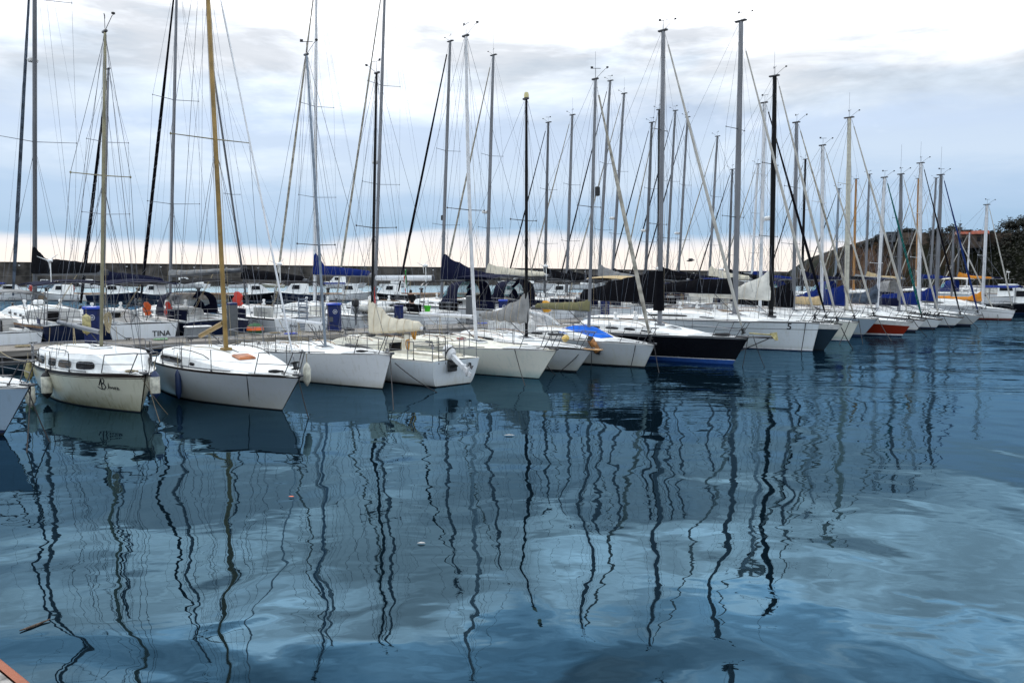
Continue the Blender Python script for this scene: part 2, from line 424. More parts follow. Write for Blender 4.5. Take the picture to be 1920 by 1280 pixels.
    # ---- foredeck gear
    if lod < 2:
        for side in (-1, 1):
            m = MB(); p = H.deck(.93, side * .55); m.tube([(p.x - .1, p.y, p.z + .05), (p.x + .1, p.y, p.z + .05)], .012, 5)
            m.tube([(p.x - .04, p.y, p.z), (p.x - .04, p.y, p.z + .05)], .012, 5); m.tube([(p.x + .04, p.y, p.z), (p.x + .04, p.y, p.z + .05)], .012, 5)
            m.build('cleat', STEELD, root)
        m = MB(); p = H.deck(.99); m.box((p.x - .05, 0, p.z + .03), (.36, .12, .05), bev=.01); m.tube([(p.x + .11, -.06, p.z + .03), (p.x + .11, .06, p.z + .03)], .035, 8)
        m.build('bow_roller', STEELD, root)
        for side in (-1, 1):
            p = H.deck(max(.1, cock[1] - .08), side * .74)
            m = MB(); m.lathe([(.075, 0), (.06, .04), (.05, .08), (.07, .13), (.0, .135)], 12, c=(p.x, p.y, p.z + .1)); m.build('winch', STEEL, root)
    if lod == 0:
        for side in (-1, 1):
            m = MB(); pp = [H.deck(lerp(cock[1] + .02, .74, i / 6), side * .9) + Vector((0, 0, .03)) for i in range(7)]; m.tube(pp, .016, 4); m.build('genoa_track', STEELD, root)
            m = MB(); t0_, t1_ = .80, .95; rows = []
            for i in range(5):
                t = lerp(t0_, t1_, i / 4); rows.append([H.deck(t, side * f_) + Vector((0, 0, .012)) for f_ in (.12, .5, .84)])
            m.loft(rows, 0, False); m.build('nonskid_panel', NONSKID, root)
            if cabin:
                m = MB(); rows = []
                for i in range(5):
                    q = csec(lerp(cabin['a'], cabin['b'], lerp(.05, cabin.get('slope', .55), i / 4))); a_, b_ = Vector(q[4]), Vector(q[6]); rows.append([Vector((p_.x, side * abs(p_.y), p_.z + .008)) for p_ in (a_.lerp(b_, .15), a_.lerp(b_, .55), a_.lerp(b_, .86))])
                m.loft(rows, 0, False); m.build('nonskid_panel', NONSKID, cab)
                m = MB(); pp = []
                for i in range(8):
                    t = lerp(cabin['a'], cabin['b'], lerp(.03, .5, i / 7)); q = csec(t); pp.append((q[0][0], side * (.12 + .3 * (1 - i / 7)) + .02 * math.sin(i * 2.), q[4][2] + .008))
                m.tube(pp, .011, 4); m.build('control_line', [ROPET, ROPEB][side > 0], cab)
    # ---- deck fittings of the larger boats
    if lod < 2 and vents and cabin and L > 10.6:
        for side in (-1, 1):
            t = lerp(cabin['a'], cabin['b'], .3); p = H.deck(t, side * .4); z0 = ctop(p.x)
            m = MB(); m.box((p.x, p.y, z0 + .05), (.22, .16, .12), bev=.02); m.lathe([(.05, .0), (.05, .12), (.085, .16), (.09, .24), (.05, .28), (0, .28)], 10, c=(p.x - .03, p.y, z0 + .08)); m.build('dorade_vent', PLW, root)
    if plank:
        m = MB(); x_ = H.xd(0); m.box((x_ - .95, .5, H.zs + .02), (2.3, .34, .05), bev=.01); m.tube([(x_ - .1, .34, H.zs + .05), (x_ - .1, .34, H.zs + .9)], .015, 5); m.tube([(x_ - 1.6, .34, H.zs + .05), (x_ - 1.6, .34, H.zs + .9)], .015, 5); m.tube([(x_ - .1, .34, H.zs + .88), (x_ - 1.6, .34, H.zs + .88)], .009, 4); m.build('gangway', TEAK, root)
    if raft:
        t = lerp(cabin['a'], cabin['b'], .45); p = H.deck(t); m = MB(); m.box((p.x, .0, ctop(p.x) + .14), (.75, .5, .3), bev=.08); m.box((p.x, 0, ctop(p.x) + .14), (.06, .52, .31), 1); m.build('liferaft_canister', [PLW, RUBBER], root)
    if dodger:
        for side in (-1, 1):
            m = MB(); pp = [H.deck(lerp(.02, .2, i / 6), side * .94) for i in range(7)]
            m.loft([[q + Vector((0, side * .012, .05)) for q in pp], [q + Vector((0, side * (.012 + .01 * math.sin(i * 2)), .30)) for i, q in enumerate(pp)], [q + Vector((0, side * .012, .55)) for q in pp]], 0, False); m.build('side_dodger', dodger, root)
    if arch:
        m = MB(); w_ = .8 * H.half(.03); x_ = H.xd(.03); z0 = H.sheer(.03)
        for dx in (0, .45): m.tube([(x_ + dx, -w_, z0), (x_ + dx - .2, -w_ * .95, z0 + 1.7), (x_ + dx - .2, -w_ * .7, z0 + 1.95), (x_ + dx - .2, w_ * .7, z0 + 1.95), (x_ + dx - .2, w_ * .95, z0 + 1.7), (x_ + dx, w_, z0)], .022, 6)
        m.build('stern_arch', STEEL, root)
        m = MB(); m.box((x_, 0, z0 + 2.0), (.8, w_ * 1.5, .04), bev=.01); m.build('solar_panel', GLASS, root)
        m = MB(); m.tube([(x_, w_ * .8, z0 + 1.95), (x_, w_ * .8, z0 + 2.9)], .025, 6); m.lathe([(0, -.2), (.09, -.1), (.1, .1), (.03, .3)], 10, c=(x_, w_ * .8, z0 + 2.95), ax=(1, 0, 0))
        for k_ in range(3): a_ = k_ * 2.09 + .4; m.tube([(x_ + .28, w_ * .8, z0 + 2.95), (x_ + .28, w_ * .8 + .5 * math.cos(a_), z0 + 2.95 + .5 * math.sin(a_))], [.03, .012], 4)
        m.build('wind_generator', PLW, root)
    if lod < 2 and L > 8.5:
        m = MB(); xs_, xe_ = H.xd(cock[0] + .01), H.xd(cock[1] - .005); zc_ = H.sheer(lerp(*cock, .5)) - .375; wc_ = .55 * H.half(lerp(*cock, .5))
        m.box(((xs_ + xe_) / 2, 0, zc_), (xe_ - xs_, wc_ * 1.7, .02)); m.build('cockpit_sole', TEAK, root)
        for side in (-1, 1): m = MB(); m.box(((xs_ + xe_) / 2 + .2, side * wc_ * .78, zc_ + .22), ((xe_ - xs_) * .7, wc_ * .45, .42), bev=.03); m.build('cockpit_seat', deck, root)
    # ---- pulpit, rails, pushpit
    rh = .58 if L > 7.5 else .5
    rr = .014 if lod < 2 else .016
    rmat = STEELD
    if pulpit:
        m = MB(); t2 = 1 - 1.25 / L * 1.0; a = H.deck(t2, -.92); b = H.deck(t2, .92); c = H.deck(1 - .45 / L, -.8); d = H.deck(1 - .45 / L, .8)
        xt = H.L / 2 + .08; zt = H.sheer(1) + rh + .04
        top_ = [a + Vector((.0, 0, .02)), a + Vector((.28, .0, rh)), Vector((xt - .25, -.2, zt)), Vector((xt, -.11, zt)), Vector((xt, .11, zt)), Vector((xt - .25, .2, zt)), b + Vector((.28, 0, rh)), b]
        m.tube(top_, rr, 6)
        for q, yy in ((c, -.16), (d, .16)): m.tube([q, Vector((xt - .12, yy, zt))], rr, 5)
        mid = [a + Vector((.14, 0, rh * .5)), Vector((xt - .35, -.2, H.sheer(1) + rh * .5)), Vector((xt - .35, .2, H.sheer(1) + rh * .5)), b + Vector((.14, 0, rh * .5))]
        m.tube(mid[:2], rr * .8, 5); m.tube(mid[2:], rr * .8, 5)
        m.build('pulpit', rmat, root)
    tst = [lerp(.1, 1 - 1.25 / L, i / 4) for i in range(5)] if lod < 2 else [.12, .5, 1 - 1.25 / L]
    if rails:
        key_ = (rmat.name, round(rh, 2), lod > 1)
        for t in tst[:-1] if pulpit else tst:
            for side in (-1, 1):
                p = H.deck(t, side * .95)
                if key_ not in STN:
                    m = MB(); m.tube([(0, 0, 0), (0, 0, rh)], rr * .85, 6); m.lathe([(.03, 0), (.03, .01), (.018, .05)], 8)
                    STN[key_] = m.build('stanchion', rmat, root); STN[key_].location = p
                else: dup(STN[key_], root, p)
        for side in (-1, 1):
            m = MB()
            for zz in (rh - .01, rh * .5):
                pp = [H.deck(t, side * .95) + Vector((0, 0, zz)) for t in tst]
                if pulpit: pp.append(pp[-1] + Vector((.25 if zz > rh * .6 else .12, 0, 0)))
                m.tube(pp, .005 if lod < 2 else .008, 4)
            m.build('guard_wire', WIREL, root)
    if push:
        m = MB(); 
        for zz in (rh, rh * .52):
            pp = [H.deck(.13, -.95), H.deck(.01, -.93), H.deck(.005, -.4) if zz < rh else H.deck(.0, -.6), H.deck(.005, .4) if zz < rh else H.deck(0, .6), H.deck(.01, .93), H.deck(.13, .95)]
            m.tube([p + Vector((0, 0, zz)) for p in pp], rr, 6)
        for t, ff in ((.13, -.95), (.01, -.93), (.01, .93), (.13, .95), (.005, -.35), (.005, .35)):
            p = H.deck(t, ff); m.tube([p, p + Vector((0, 0, rh))], rr, 6)
        m.build('pushpit', STEEL, root)
    # ---- mast and rig
    ml = None
    if mast:
        ub, vb = mast['base']; rx, rz = ray(ub, vb)
        if 's' in mast:
            xm = mast['s']
        else:
            den = hx - rx * hy; xm = (rx * pos[1] - pos[0]) / den
        Ym = pos[1] + xm * hy; xw_ = pos[0] + xm * hx
        base = Vector((xm, 0, ctop(xm) - .03))
        if 'H' in mast: tw = at(mast['top'][0], mast['top'][1], Ym); k = (mast['H'] - base.z) / (tw.z - base.z); bw_ = Vector((xw_, Ym, base.z)); tw = bw_ + (tw - bw_) * k
        else: tw = at(mast['top'][0], mast['top'][1], Ym)
        tl = root_inv(tw); tl.y *= 1
        rm_ = mast.get('r', .07); mm = mast.get('mat', ALU)
        m = MB(); n = 16; pts = []; rs = []
        for i in range(n + 1):
            t = i / n; p = base.lerp(tl, t); p.x += -.0 * t; bend = mast.get('bend', 0) * 4 * t * (1 - t); p.x -= bend
            pts.append(p); rs.append(rm_ * (1 if t < .7 else lerp(1, .72, (t - .7) / .3)))
        m.tube(pts, rs, 12, flat=.72)
        m.tube([p + Vector((-rm_ * (1.0 if i < 12 else .85), 0, 0)) for i, p in enumerate(pts)], .012, 4, 1)   # sail track
        m.box((base.x, 0, base.z + .05), (rm_ * 3.4, rm_ * 3, .1), 0, bev=.02)
        m.box((tl.x - .03, tl.y, tl.z + .02), (rm_ * 4.2, rm_ * 1.4, .07), 1, bev=.015)
        mo = m.build('mast', [mm, STEELD], root)
        MH = tl.z - base.z
        mp = lambda t: base.lerp(tl, t) - Vector((mast.get('bend', 0) * 4 * t * (1 - t), 0, 0))
        # masthead instruments
        if mast.get('vane', True):
            m = MB(); m.tube([tl + Vector((.0, 0, .03)), tl + Vector((.0, 0, .42))], .008, 4); a = tl + Vector((0, 0, .42)); w = .9 if lod else .7
            an = random.uniform(-1, 1)
            m.tube([a - Vector((.18 * math.cos(an), .18 * math.sin(an), 0)), a + Vector((.2 * math.cos(an), .2 * math.sin(an), .01))], .011, 4)
            m.box(tuple(a - Vector((.16 * math.cos(an), .16 * math.sin(an), -.03))), (.1, .014, .09), rot=an)
            m.build('wind_vane', RUBBER, mo)
            m = MB(); m.tube([tl + Vector((.05, 0, .05)), tl + Vector((.45, .05, .34)), tl + Vector((.55, .05, .34))], .009, 4)
            m.lathe([(.0, 0), (.05, .02), (.05, .06), (0, .08)], 8, c=tl + Vector((.55, .05, .34))); m.build('anemometer', RUBBER, mo)
        if mast.get('ant'):
            m = MB(); m.tube([tl + Vector((-.06, .04, 0)), tl + Vector((-.06, .04, mast['ant']))], .008, 4); m.build('antenna', WIREL, mo)
        if mast.get('cap'): m = MB(); m.lathe([(.09, 0), (.1, .1), (.07, .2), (0, .22)], 10, c=tl + Vector((0, 0, .05))); m.build('masthead_light', PLY, mo)
        # spreaders and shrouds
        sp = mast.get('sp', [.5]); spw_ = mast.get('spw', .32 * B) * spw
        tips = {-1: [], 1: []}
        for t in sp:
            c = mp(t); w = spw_ * (1 - .25 * (sp.index(t) / max(1, len(sp))))
            for side in (-1, 1):
                e = c + Vector((-.22 * w, side * w, .05 * w)); m = MB(); m.tube([c, e], [.03, .02], 6, flat=.6); m.lathe([(.02, -.03), (.03, 0), (.02, .03)], 6, c=e)
                m.build('spreader', mast.get('spm', mm if mm not in (GOLD,) else ALU), mo); tips[side].append(e)
        th = mast.get('hound', 1.0); cp = H.tx(xm - .15)
        wr = .0065 if lod == 0 else (.008 if lod == 1 else .013)
        if shrouds:
            for side in (-1, 1):
                ch = H.deck(max(.05, min(.9, cp)), side * .93)
                m = MB(); m.tube([ch] + tips[side] + [mp(th if th < 1 else .995)], wr, 4); m.build('shroud', WIRE, root)
                if tips[side]:
                    ch2 = H.deck(max(.05, min(.9, cp - .03)), side * .9)
                    m = MB(); m.tube([ch2, mp(sp[0] * .97)], wr, 4); m.build('shroud', WIRE, root)
                    if lod < 2 and L > 7: 
                        ch3 = H.deck(max(.05, min(.9, cp + .05)), side * .9); m = MB(); m.tube([ch3, mp(sp[0] * .96)], wr, 4); m.build('shroud', WIRE, root)
        if mast.get('back', True):
            m = MB(); m.tube([tl - Vector((.08, 0, 0)), H.deck(.0) + Vector((.02, 0, .0))], wr, 4); m.build('backstay', WIRE, root)
        if lod < 2:
            m = MB(); m.tube([tl + Vector((.1, .0, -.1)), base + Vector((.16, .08, .4))], wr * .8, 4); m.build('halyard', ROPET if lod == 0 else WIREL, root)
            m = MB(); m.tube([tl + Vector((-.1, .0, -.1)), base + Vector((-.16, -.1, 1.2))], wr * .8, 4); m.build('halyard', WIREL, root)
            m = MB(); q = mp(.93); m.tube([q + Vector((.08, -.05, 0)), H.deck(.86, -.6) + Vector((0, 0, .5))], wr * .7, 4); m.build('halyard', WIREL, root)
            for side in (-1, 1):
                m = MB(); m.tube([mp(.8) + Vector((0, side * .05, 0)), H.deck(max(.05, cp - .07), side * .9) + Vector((0, 0, .3))], wr * .7, 4); m.build('halyard', WIREL, root)
        if mast.get('radar'):
            q = mp(mast['radar']); m = MB(); m.lathe([(.0, -.13), (.24, -.1), (.28, 0), (.24, .08), (0, .12)], 16, c=q + Vector((.42, 0, 0))); m.box(tuple(q + Vector((.2, 0, -.12))), (.5, .12, .05)); m.build('radar_dome', PLW, mo)
        if mast.get('reflector'):
            q = mp(mast['reflector']); m = MB(); m.lathe([(.0, -.2), (.1, -.17), (.1, .17), (0, .2)], 10, c=q + Vector((.25, 0, 0))); m.build('radar_reflector', RUBBER, mo)
        # forestay
        fs = stay or {}
        fr = fs.get('r', 0.0); ft = fs.get('frac', th); a = H.deck(1 - fs.get('in', .18) / L) + Vector((0, 0, .06)); b = mp(min(ft, .99)) + Vector((rm_, 0, 0))
        m = MB()
        if fr:
            n = 14; pts = [a.lerp(b, .035 + .93 * i / n) for i in range(n + 1)]
            m.tube(pts, [fr * prof([(0, .55), (.12, 1.0), (.5, .9), (1, .45)], i / n) * random.uniform(.94, 1.06) for i in range(n + 1)], 9); m.build('furled_genoa', fs.get('mat', CSAIL), root)
            m = MB(); d = (b - a).normalized(); m.lathe([(.03, -.02), (.11, 0), (.11, .02), (.05, .03), (.05, .14), (.11, .15), (.11, .17), (.03, .2)], 12, c=a + d * .12, ax=d); m.build('furling_drum', RUBBER, root)
            m = MB()
            if fs.get('spiral'):
                k = 90; pts = []
                ex = d.cross(Vector((0, 1, 0))).normalized(); ey = d.cross(ex)
                for i in range(k + 1):
                    t = i / k; q = a.lerp(b, .05 + .55 * t); rr2 = fr * 1.04
                    pts.append(q + ex * math.cos(t * 95) * rr2 + ey * math.sin(t * 95) * rr2)
                m.tube(pts, .009, 4, 1)
        m.tube([a, b], wr * 1.2, 4); m.build('forestay', [WIRE, WIREL], root)
        if boom:
            bz_ = boom.get('z')
            if bz_ is None: bz_ = CH + ray(ub, boom['v'])[1] * Ym
            q = mp((bz_ - base.z) / MH); bl = boom['L']; rise = boom.get('rise', .03); br = boom.get('r', .055)
            sgn = -1
            m = MB(); g = Vector((q.x - rm_ - .03, q.y, q.z)); dirv = Vector((math.cos(boom.get('yaw', 0)) * sgn, math.sin(boom.get('yaw', 0)), rise)).normalized()
            rs = [br] * 5
            m.tube([g + dirv * bl * i / 4 for i in range(5)], rs, 10, flat=1.25 if not boom.get('fat') else 1.5)
            m.box(tuple(g + dirv * bl), (.08, br * 1.6, br * 2.2), 1, bev=.01); m.tube([g + Vector((.1, 0, 0)), g], .03, 6, 1)
            bo = m.build('boom', [boom.get('mat', ALU), STEELD], root)
            if boom.get('cover'):
                cl = boom.get('cl', .94) * bl
                m = cover_mesh(cl, boom.get('h0', .9), boom.get('h1', .3), boom.get('w', .13), boom.get('tall', .13), seed=len(key) * 7 + int(bl * 100), lumps=boom.get('lumps', .02), under=boom.get('under', .09))
                ties_ = m.ties; c = m.build('sail_cover', boom['cover'], bo, ang=60)
                c.location = g + Vector((0, 0, .04)); c.rotation_euler = (0, math.atan(rise), -boom.get('yaw', 0) * 1.0)
                if lod < 2: ties_.build('sail_tie', CSTL if boom['cover'] in (CBLK, CNAVY, CBLUE) else CTAN, c)
                if boom.get('collar'):
                    m = MB(); zz = boom['collar']; k = 12; rings = []
                    for i in range(7):
                        t = i / 6; z = lerp(-.35, zz, t); w = rm_ * lerp(1.7, 1.25, t)
                        rings.append([(q.x + w * 1.5 * math.cos(2 * math.pi * j / k) - .06, q.y + w * math.sin(2 * math.pi * j / k), q.z + z) for j in range(k)])
                    m.loft(rings, 0, True, True, True); m.build('mast_collar', boom['cover'], bo, ang=60)
            m = MB(); m.tube([g + dirv * bl * .97, mp(.97) - Vector((rm_, 0, 0))], wr * .7, 4); m.build('topping_lift', WIREL, bo)
            m = MB(); e = g + dirv * bl * .62; tk = H.deck(max(.1, H.tx(e.x))); m.tube([e, Vector((e.x, 0, H.sheer(max(.05, H.tx(e.x))) + .15))], .012, 4); m.tube([e + Vector((.05, 0, 0)), Vector((e.x + .12, .05, H.sheer(max(.05, H.tx(e.x))) + .15))], .012, 4)
            m.build('mainsheet', ROPET, bo)
            m = MB(); m.tube([g + dirv * 1.1, base + Vector((-.12, 0, .15))], .016, 5); m.build('boom_vang', STEELD, bo)
    # ---- canvas
    if hood:
        t0, t1 = hood['a'], hood['b']; hh = hood['h']; m = MB(); rings = []
        z0 = ctop(H.xd(t1)) if False else H.sheer(t1) + .1
        for (t, k, wk) in ((t1, .30, .8), (lerp(t1, t0, .22), .72, .92), (lerp(t1, t0, .45), .97, 1.), (t0, 1.04, 1.)):
            w = .74 * H.half(t0) * wk + .1; x = H.xd(t); row = []
            for j in range(13):
                a = math.pi * j / 12; c, s_ = math.cos(a), math.sin(a)
                row.append((x, -w * math.copysign(abs(c) ** .55, c), z0 + (hh * k) * abs(s_) ** .6))
            rings.append(row)
        wn = hood.get('glass', CLEAR)
        m.loft(rings, 0, False, mats=lambda i, j: 1 if (i == 1 and j in (1, 2, 3, 5, 6, 8, 9, 10)) or (i == 0 and j in (4, 5, 6, 7)) else 0)
        m.build('sprayhood', [hood['mat'], wn], root, ang=50)
    if bimini:
        t0, t1, zz = bimini['a'], bimini['b'], bimini['z']; m = MB(); w = .86 * B / 2
        z0 = H.sheer(.2)
        def arc(t, dz, th_): return [(H.xd(t), -w + 2 * w * j / 8, z0 + zz + dz + .16 * (1 - (j / 4 - 1) ** 2) - th_) for j in range(9)]
        upper = [arc(lerp(t0, t1, i / 6), -.10 * (2 * i / 6 - 1) ** 2, 0) for i in range(7)]
        lower = [arc(lerp(t0, t1, i / 6), -.10 * (2 * i / 6 - 1) ** 2, .05) for i in range(7)]
        m.loft([u + l[::-1] for u, l in zip(upper, lower)], 0, True, True, True)
        bo2 = m.build('bimini', bimini['mat'], root, ang=50)
        m = MB()
        for i in (0, 3, 6):
            row = lower[i]; xm_ = H.xd(lerp(t0, t1, .5))
            m.tube([(xm_, -w, z0 + .1)] + [tuple(p) for p in row] + [(xm_, w, z0 + .1)], .014, 5)
        m.build('bimini_frame', STEEL, bo2)
    if wheel:
        m = MB(); x = H.xd(.15); zc = H.sheer(.15) + wheel.get('z', .38); rw = wheel['r']; yc = wheel.get('y', 0)
        m.tube([(x, yc + rw * math.cos(2 * math.pi * j / 28), zc + rw * math.sin(2 * math.pi * j / 28)) for j in range(29)], .02, 6)
        for j in range(5):
            a = 2 * math.pi * j / 5 + .3; m.tube([(x, yc, zc), (x, yc + rw * math.cos(a), zc + rw * math.sin(a))], .012, 5)
        m.lathe([(.05, -.05), (.05, .05)], 8, c=(x, yc, zc), ax=(1, 0, 0)); m.build('steering_wheel', RUBBER, root)
        m = MB(); m.box((x + .2, yc, zc - .25), (.3, .36, 1.0), bev=.06); m.build('steering_pedestal', PLW, root)
    H.root = root; H.inv = root_inv; H.pos = pos; H.hd = hd; H.hull = hull; H.ctop = ctop
    H.world = lambda p: Vector((pos[0] + p[0] * hx - p[1] * hy, pos[1] + p[0] * hy + p[1] * hx, p[2]))
    return H

def hull_text(H, txt, size, t0, z0, side=-1, m=INK, name='lettering', off=.006):
    vs, fs = textpts(txt, size); mb = MB()
    wid = max(v[0] for v in vs)
    out = []
    for x, y, z in vs:
        xx = x if side == -1 else wid - x
        t = t0 + xx / H.L
        p = H.pt(t, z0 + y, side); p.y += side * off; out.append(tuple(p))
    mb.v = out; mb.f = [tuple(f) if side == -1 else tuple(f) for f in fs]; mb.m = [0] * len(fs)
    return mb.build(name, m, H.root, False)

def strokes(H, lines, t0, z0, sc, m=INK, w=.012, off=.008, name='lettering'):
    mb = MB()
    for ln in lines:
        pts = []
        for x, y in ln:
            p = H.pt(t0 + x * sc / H.L, z0 + y * sc, -1); p.y -= off; pts.append(p)
        mb.tube(pts, w, 5)
    return mb.build(name, m, H.root)

def boat_part(H, mb, name, m): return mb.build(name, m, H.root)

# ---- loose gear that hangs or lies: things of their own
def fender(p, label, m=FENW, L=.6, r=.11, capm=None, tilt=(0, 0), line=.35, group='fenders hung from the boats'):
    o = empty('fender', label, 'fender', p, 0, group); o.rotation_euler = (tilt[0], tilt[1], 0)
    b = MB(); b.lathe([(.02, -L / 2 - .06), (.035, -L / 2 - .03), (r * .7, -L / 2 + .02), (r, -L / 2 + .1), (r, L / 2 - .1), (r * .7, L / 2 - .02), (.035, L / 2 + .03), (.02, L / 2 + .06)], 16,
                      mats=[1, 1, 1, 0, 1, 1, 1] if capm else [0] * 7)
    b.build('fender_body', [m, capm or m], o)
    b = MB(); b.tube([(0, 0, L / 2 + .05), (0, 0, L / 2 + line)], .009, 5); b.build('fender_line', ROPET, o)
    return o
def mooring(a, b, label, m=ROPEB, r=.014, s=.12, group='mooring lines'):
    mb = MB(); A, B = Vector(a), Vector(b); pts = sag((0, 0, 0), B - A, s, 12); mb.tube(pts, r, 6)
    o = mb.build('mooring_line', m); o.location = A; tag(o, label, 'mooring line', group); return o
# ------------------------------------------------------------------ sky and light
w = bpy.data.worlds.new('World'); S.world = w; w.use_nodes = True
nt = w.node_tree; N = nt.nodes; Lk = nt.links; N.clear()
out = N.new('ShaderNodeOutputWorld'); mixs = N.new('ShaderNodeMixShader'); mixs.inputs[0].default_value = .9
SUN_EL, SUN_AZ = R(48), R(-38)
sky = N.new('ShaderNodeTexSky'); sky.sky_type = 'NISHITA'; sky.sun_disc = False; sky.sun_elevation = SUN_EL; sky.sun_rotation = SUN_AZ
b1 = N.new('ShaderNodeBackground'); b1.inputs['Strength'].default_value = .08; Lk.new(sky.outputs[0], b1.inputs['Color'])
b2 = N.new('ShaderNodeBackground')
tc = N.new('ShaderNodeTexCoord'); sp = N.new('ShaderNodeSeparateXYZ'); Lk.new(tc.outputs['Generated'], sp.inputs[0])
def wnoise(sc, scale, det=6, rough=.55, dist=.3):
    mp = N.new('ShaderNodeMapping'); mp.inputs['Scale'].default_value = sc; Lk.new(tc.outputs['Generated'], mp.inputs['Vector'])
    n = N.new('ShaderNodeTexNoise'); n.inputs['Scale'].default_value = scale; n.inputs['Detail'].default_value = det; n.inputs['Roughness'].default_value = rough; n.inputs['Distortion'].default_value = dist
    Lk.new(mp.outputs['Vector'], n.inputs['Vector']); return n.outputs['Fac']
def wm(op, a, b=None, c=None, clamp=False):
    n = N.new('ShaderNodeMath'); n.operation = op; n.use_clamp = clamp
    for i, x in enumerate((a, b, c)):
        if x is None: continue
        if isinstance(x, (int, float)): n.inputs[i].default_value = x
        else: Lk.new(x, n.inputs[i])
    return n.outputs[0]
nA = wnoise((1, 1, 4.0), 2.9); nB = wnoise((1, 1, 6), 6.5, 7, .6); nC = wnoise((1, 1, 3.4), 2.3, 6, .6)
z = sp.outputs['Z']
amp = wm('MULTIPLY_ADD', z, .75, .022)                 # clouds near the horizon are thin flat layers
zz = wm('MULTIPLY_ADD', wm('SUBTRACT', nA, .5), wm('MULTIPLY', amp, 1.0), z)
zz = wm('MULTIPLY_ADD', wm('SUBTRACT', nB, .5), wm('MULTIPLY', amp, .35), zz)
rp = N.new('ShaderNodeValToRGB'); Lk.new(zz, rp.inputs[0]); cr = rp.color_ramp; cr.interpolation = 'EASE'
stops = [(0, (1.0, .91, .84)), (.025, (1.0, .92, .86)), (.037, (.90, .88, .91)), (.051, (.38, .57, .80)), (.085, (.48, .65, .88)), (.13, (.67, .80, .97)),
         (.17, (.64, .77, .97)), (.21, (.76, .86, .98)), (.25, (.88, .92, .98)), (.30, (.97, .98, 1.0)), (.35, (.94, .96, 1.0)), (.40, (.52, .69, .84)), (.47, (.36, .53, .68)), (.60, (.66, .74, .84)), (1, (.80, .84, .88))]
cr.elements[0].position = stops[0][0]; cr.elements[0].color = (*stops[0][1], 1)
cr.elements[1].position = 1; cr.elements[1].color = (*stops[-1][1], 1)
for p, c in stops[1:-1]:
    e = cr.elements.new(p); e.color = (*c, 1)
# brighter rifts
mr = N.new('ShaderNodeMapRange'); mr.inputs['From Min'].default_value = .52; mr.inputs['From Max'].default_value = .70; Lk.new(nC, mr.inputs['Value'])
hi = N.new('ShaderNodeMapRange'); hi.inputs['From Min'].default_value = .05; hi.inputs['From Max'].default_value = .16; Lk.new(z, hi.inputs['Value'])
nD = wnoise((1, 1, 3.6), 3.6, 6, .58, .5)
h2_ = N.new('ShaderNodeMapRange'); h2_.inputs['From Min'].default_value = .16; h2_.inputs['From Max'].default_value = .30; Lk.new(z, h2_.inputs['Value']); hi2 = h2_.outputs[0]
rift = wm('MULTIPLY', wm('MULTIPLY', mr.outputs[0], hi.outputs[0]), .55)
mxw = N.new('ShaderNodeMix'); mxw.data_type = 'RGBA'; mxw.inputs['B'].default_value = (.97, .97, .97, 1)
Lk.new(rift, mxw.inputs['Factor']); Lk.new(rp.outputs[0], mxw.inputs['A'])
Lk.new(mxw.outputs['Result'], b2.inputs['Color'])
st = N.new('ShaderNodeValToRGB'); Lk.new(zz, st.inputs[0]); e = st.color_ramp.elements
e[0].position = 0; e[0].color = (.248, .248, .248, 1); e[1].position = 1; e[1].color = (.31, .31, .31, 1)
for p, v in ((.03, .248), (.055, .222), (.20, .22), (.26, .29), (.31, .54), (.36, .88), (.43, .66), (.55, .40), (.75, .31)):
    q = e.new(p); q.color = (v, v, v, 1)
Lk.new(wm('MULTIPLY', wm('MAXIMUM', wm('MULTIPLY_ADD', wm('SUBTRACT', nD, .52), wm('MULTIPLY', hi2, 4.4), 1.0), .72), wm('MULTIPLY_ADD', rift, .5, wm('MULTIPLY', st.outputs[0], 4.0))), b2.inputs['Strength'])
Lk.new(b1.outputs[0], mixs.inputs[1]); Lk.new(b2.outputs[0], mixs.inputs[2]); Lk.new(mixs.outputs[0], out.inputs['Surface'])
sun = bpy.data.lights.new('sun', 'SUN'); sun.energy = 1.4; sun.angle = R(10); sun.color = (1, .96, .9)
so = bpy.data.objects.new('sun', sun); COL.objects.link(so)
dv = Vector((math.sin(SUN_AZ) * math.cos(SUN_EL), math.cos(SUN_AZ) * math.cos(SUN_EL), math.sin(SUN_EL)))
so.rotation_euler = dv.to_track_quat('Z', 'Y').to_euler(); so.location = dv * 50
vs_ = S.view_settings; S.display_settings.display_device = 'sRGB'; vs_.view_transform = 'Standard'; vs_.look = 'None'; vs_.exposure = 0.2; vs_.gamma = 1
S.cycles.max_bounces = 7; S.cycles.glossy_bounces = 4; S.cycles.caustics_reflective = False; S.cycles.use_denoising = True; S.cycles.sample_clamp_indirect = 6

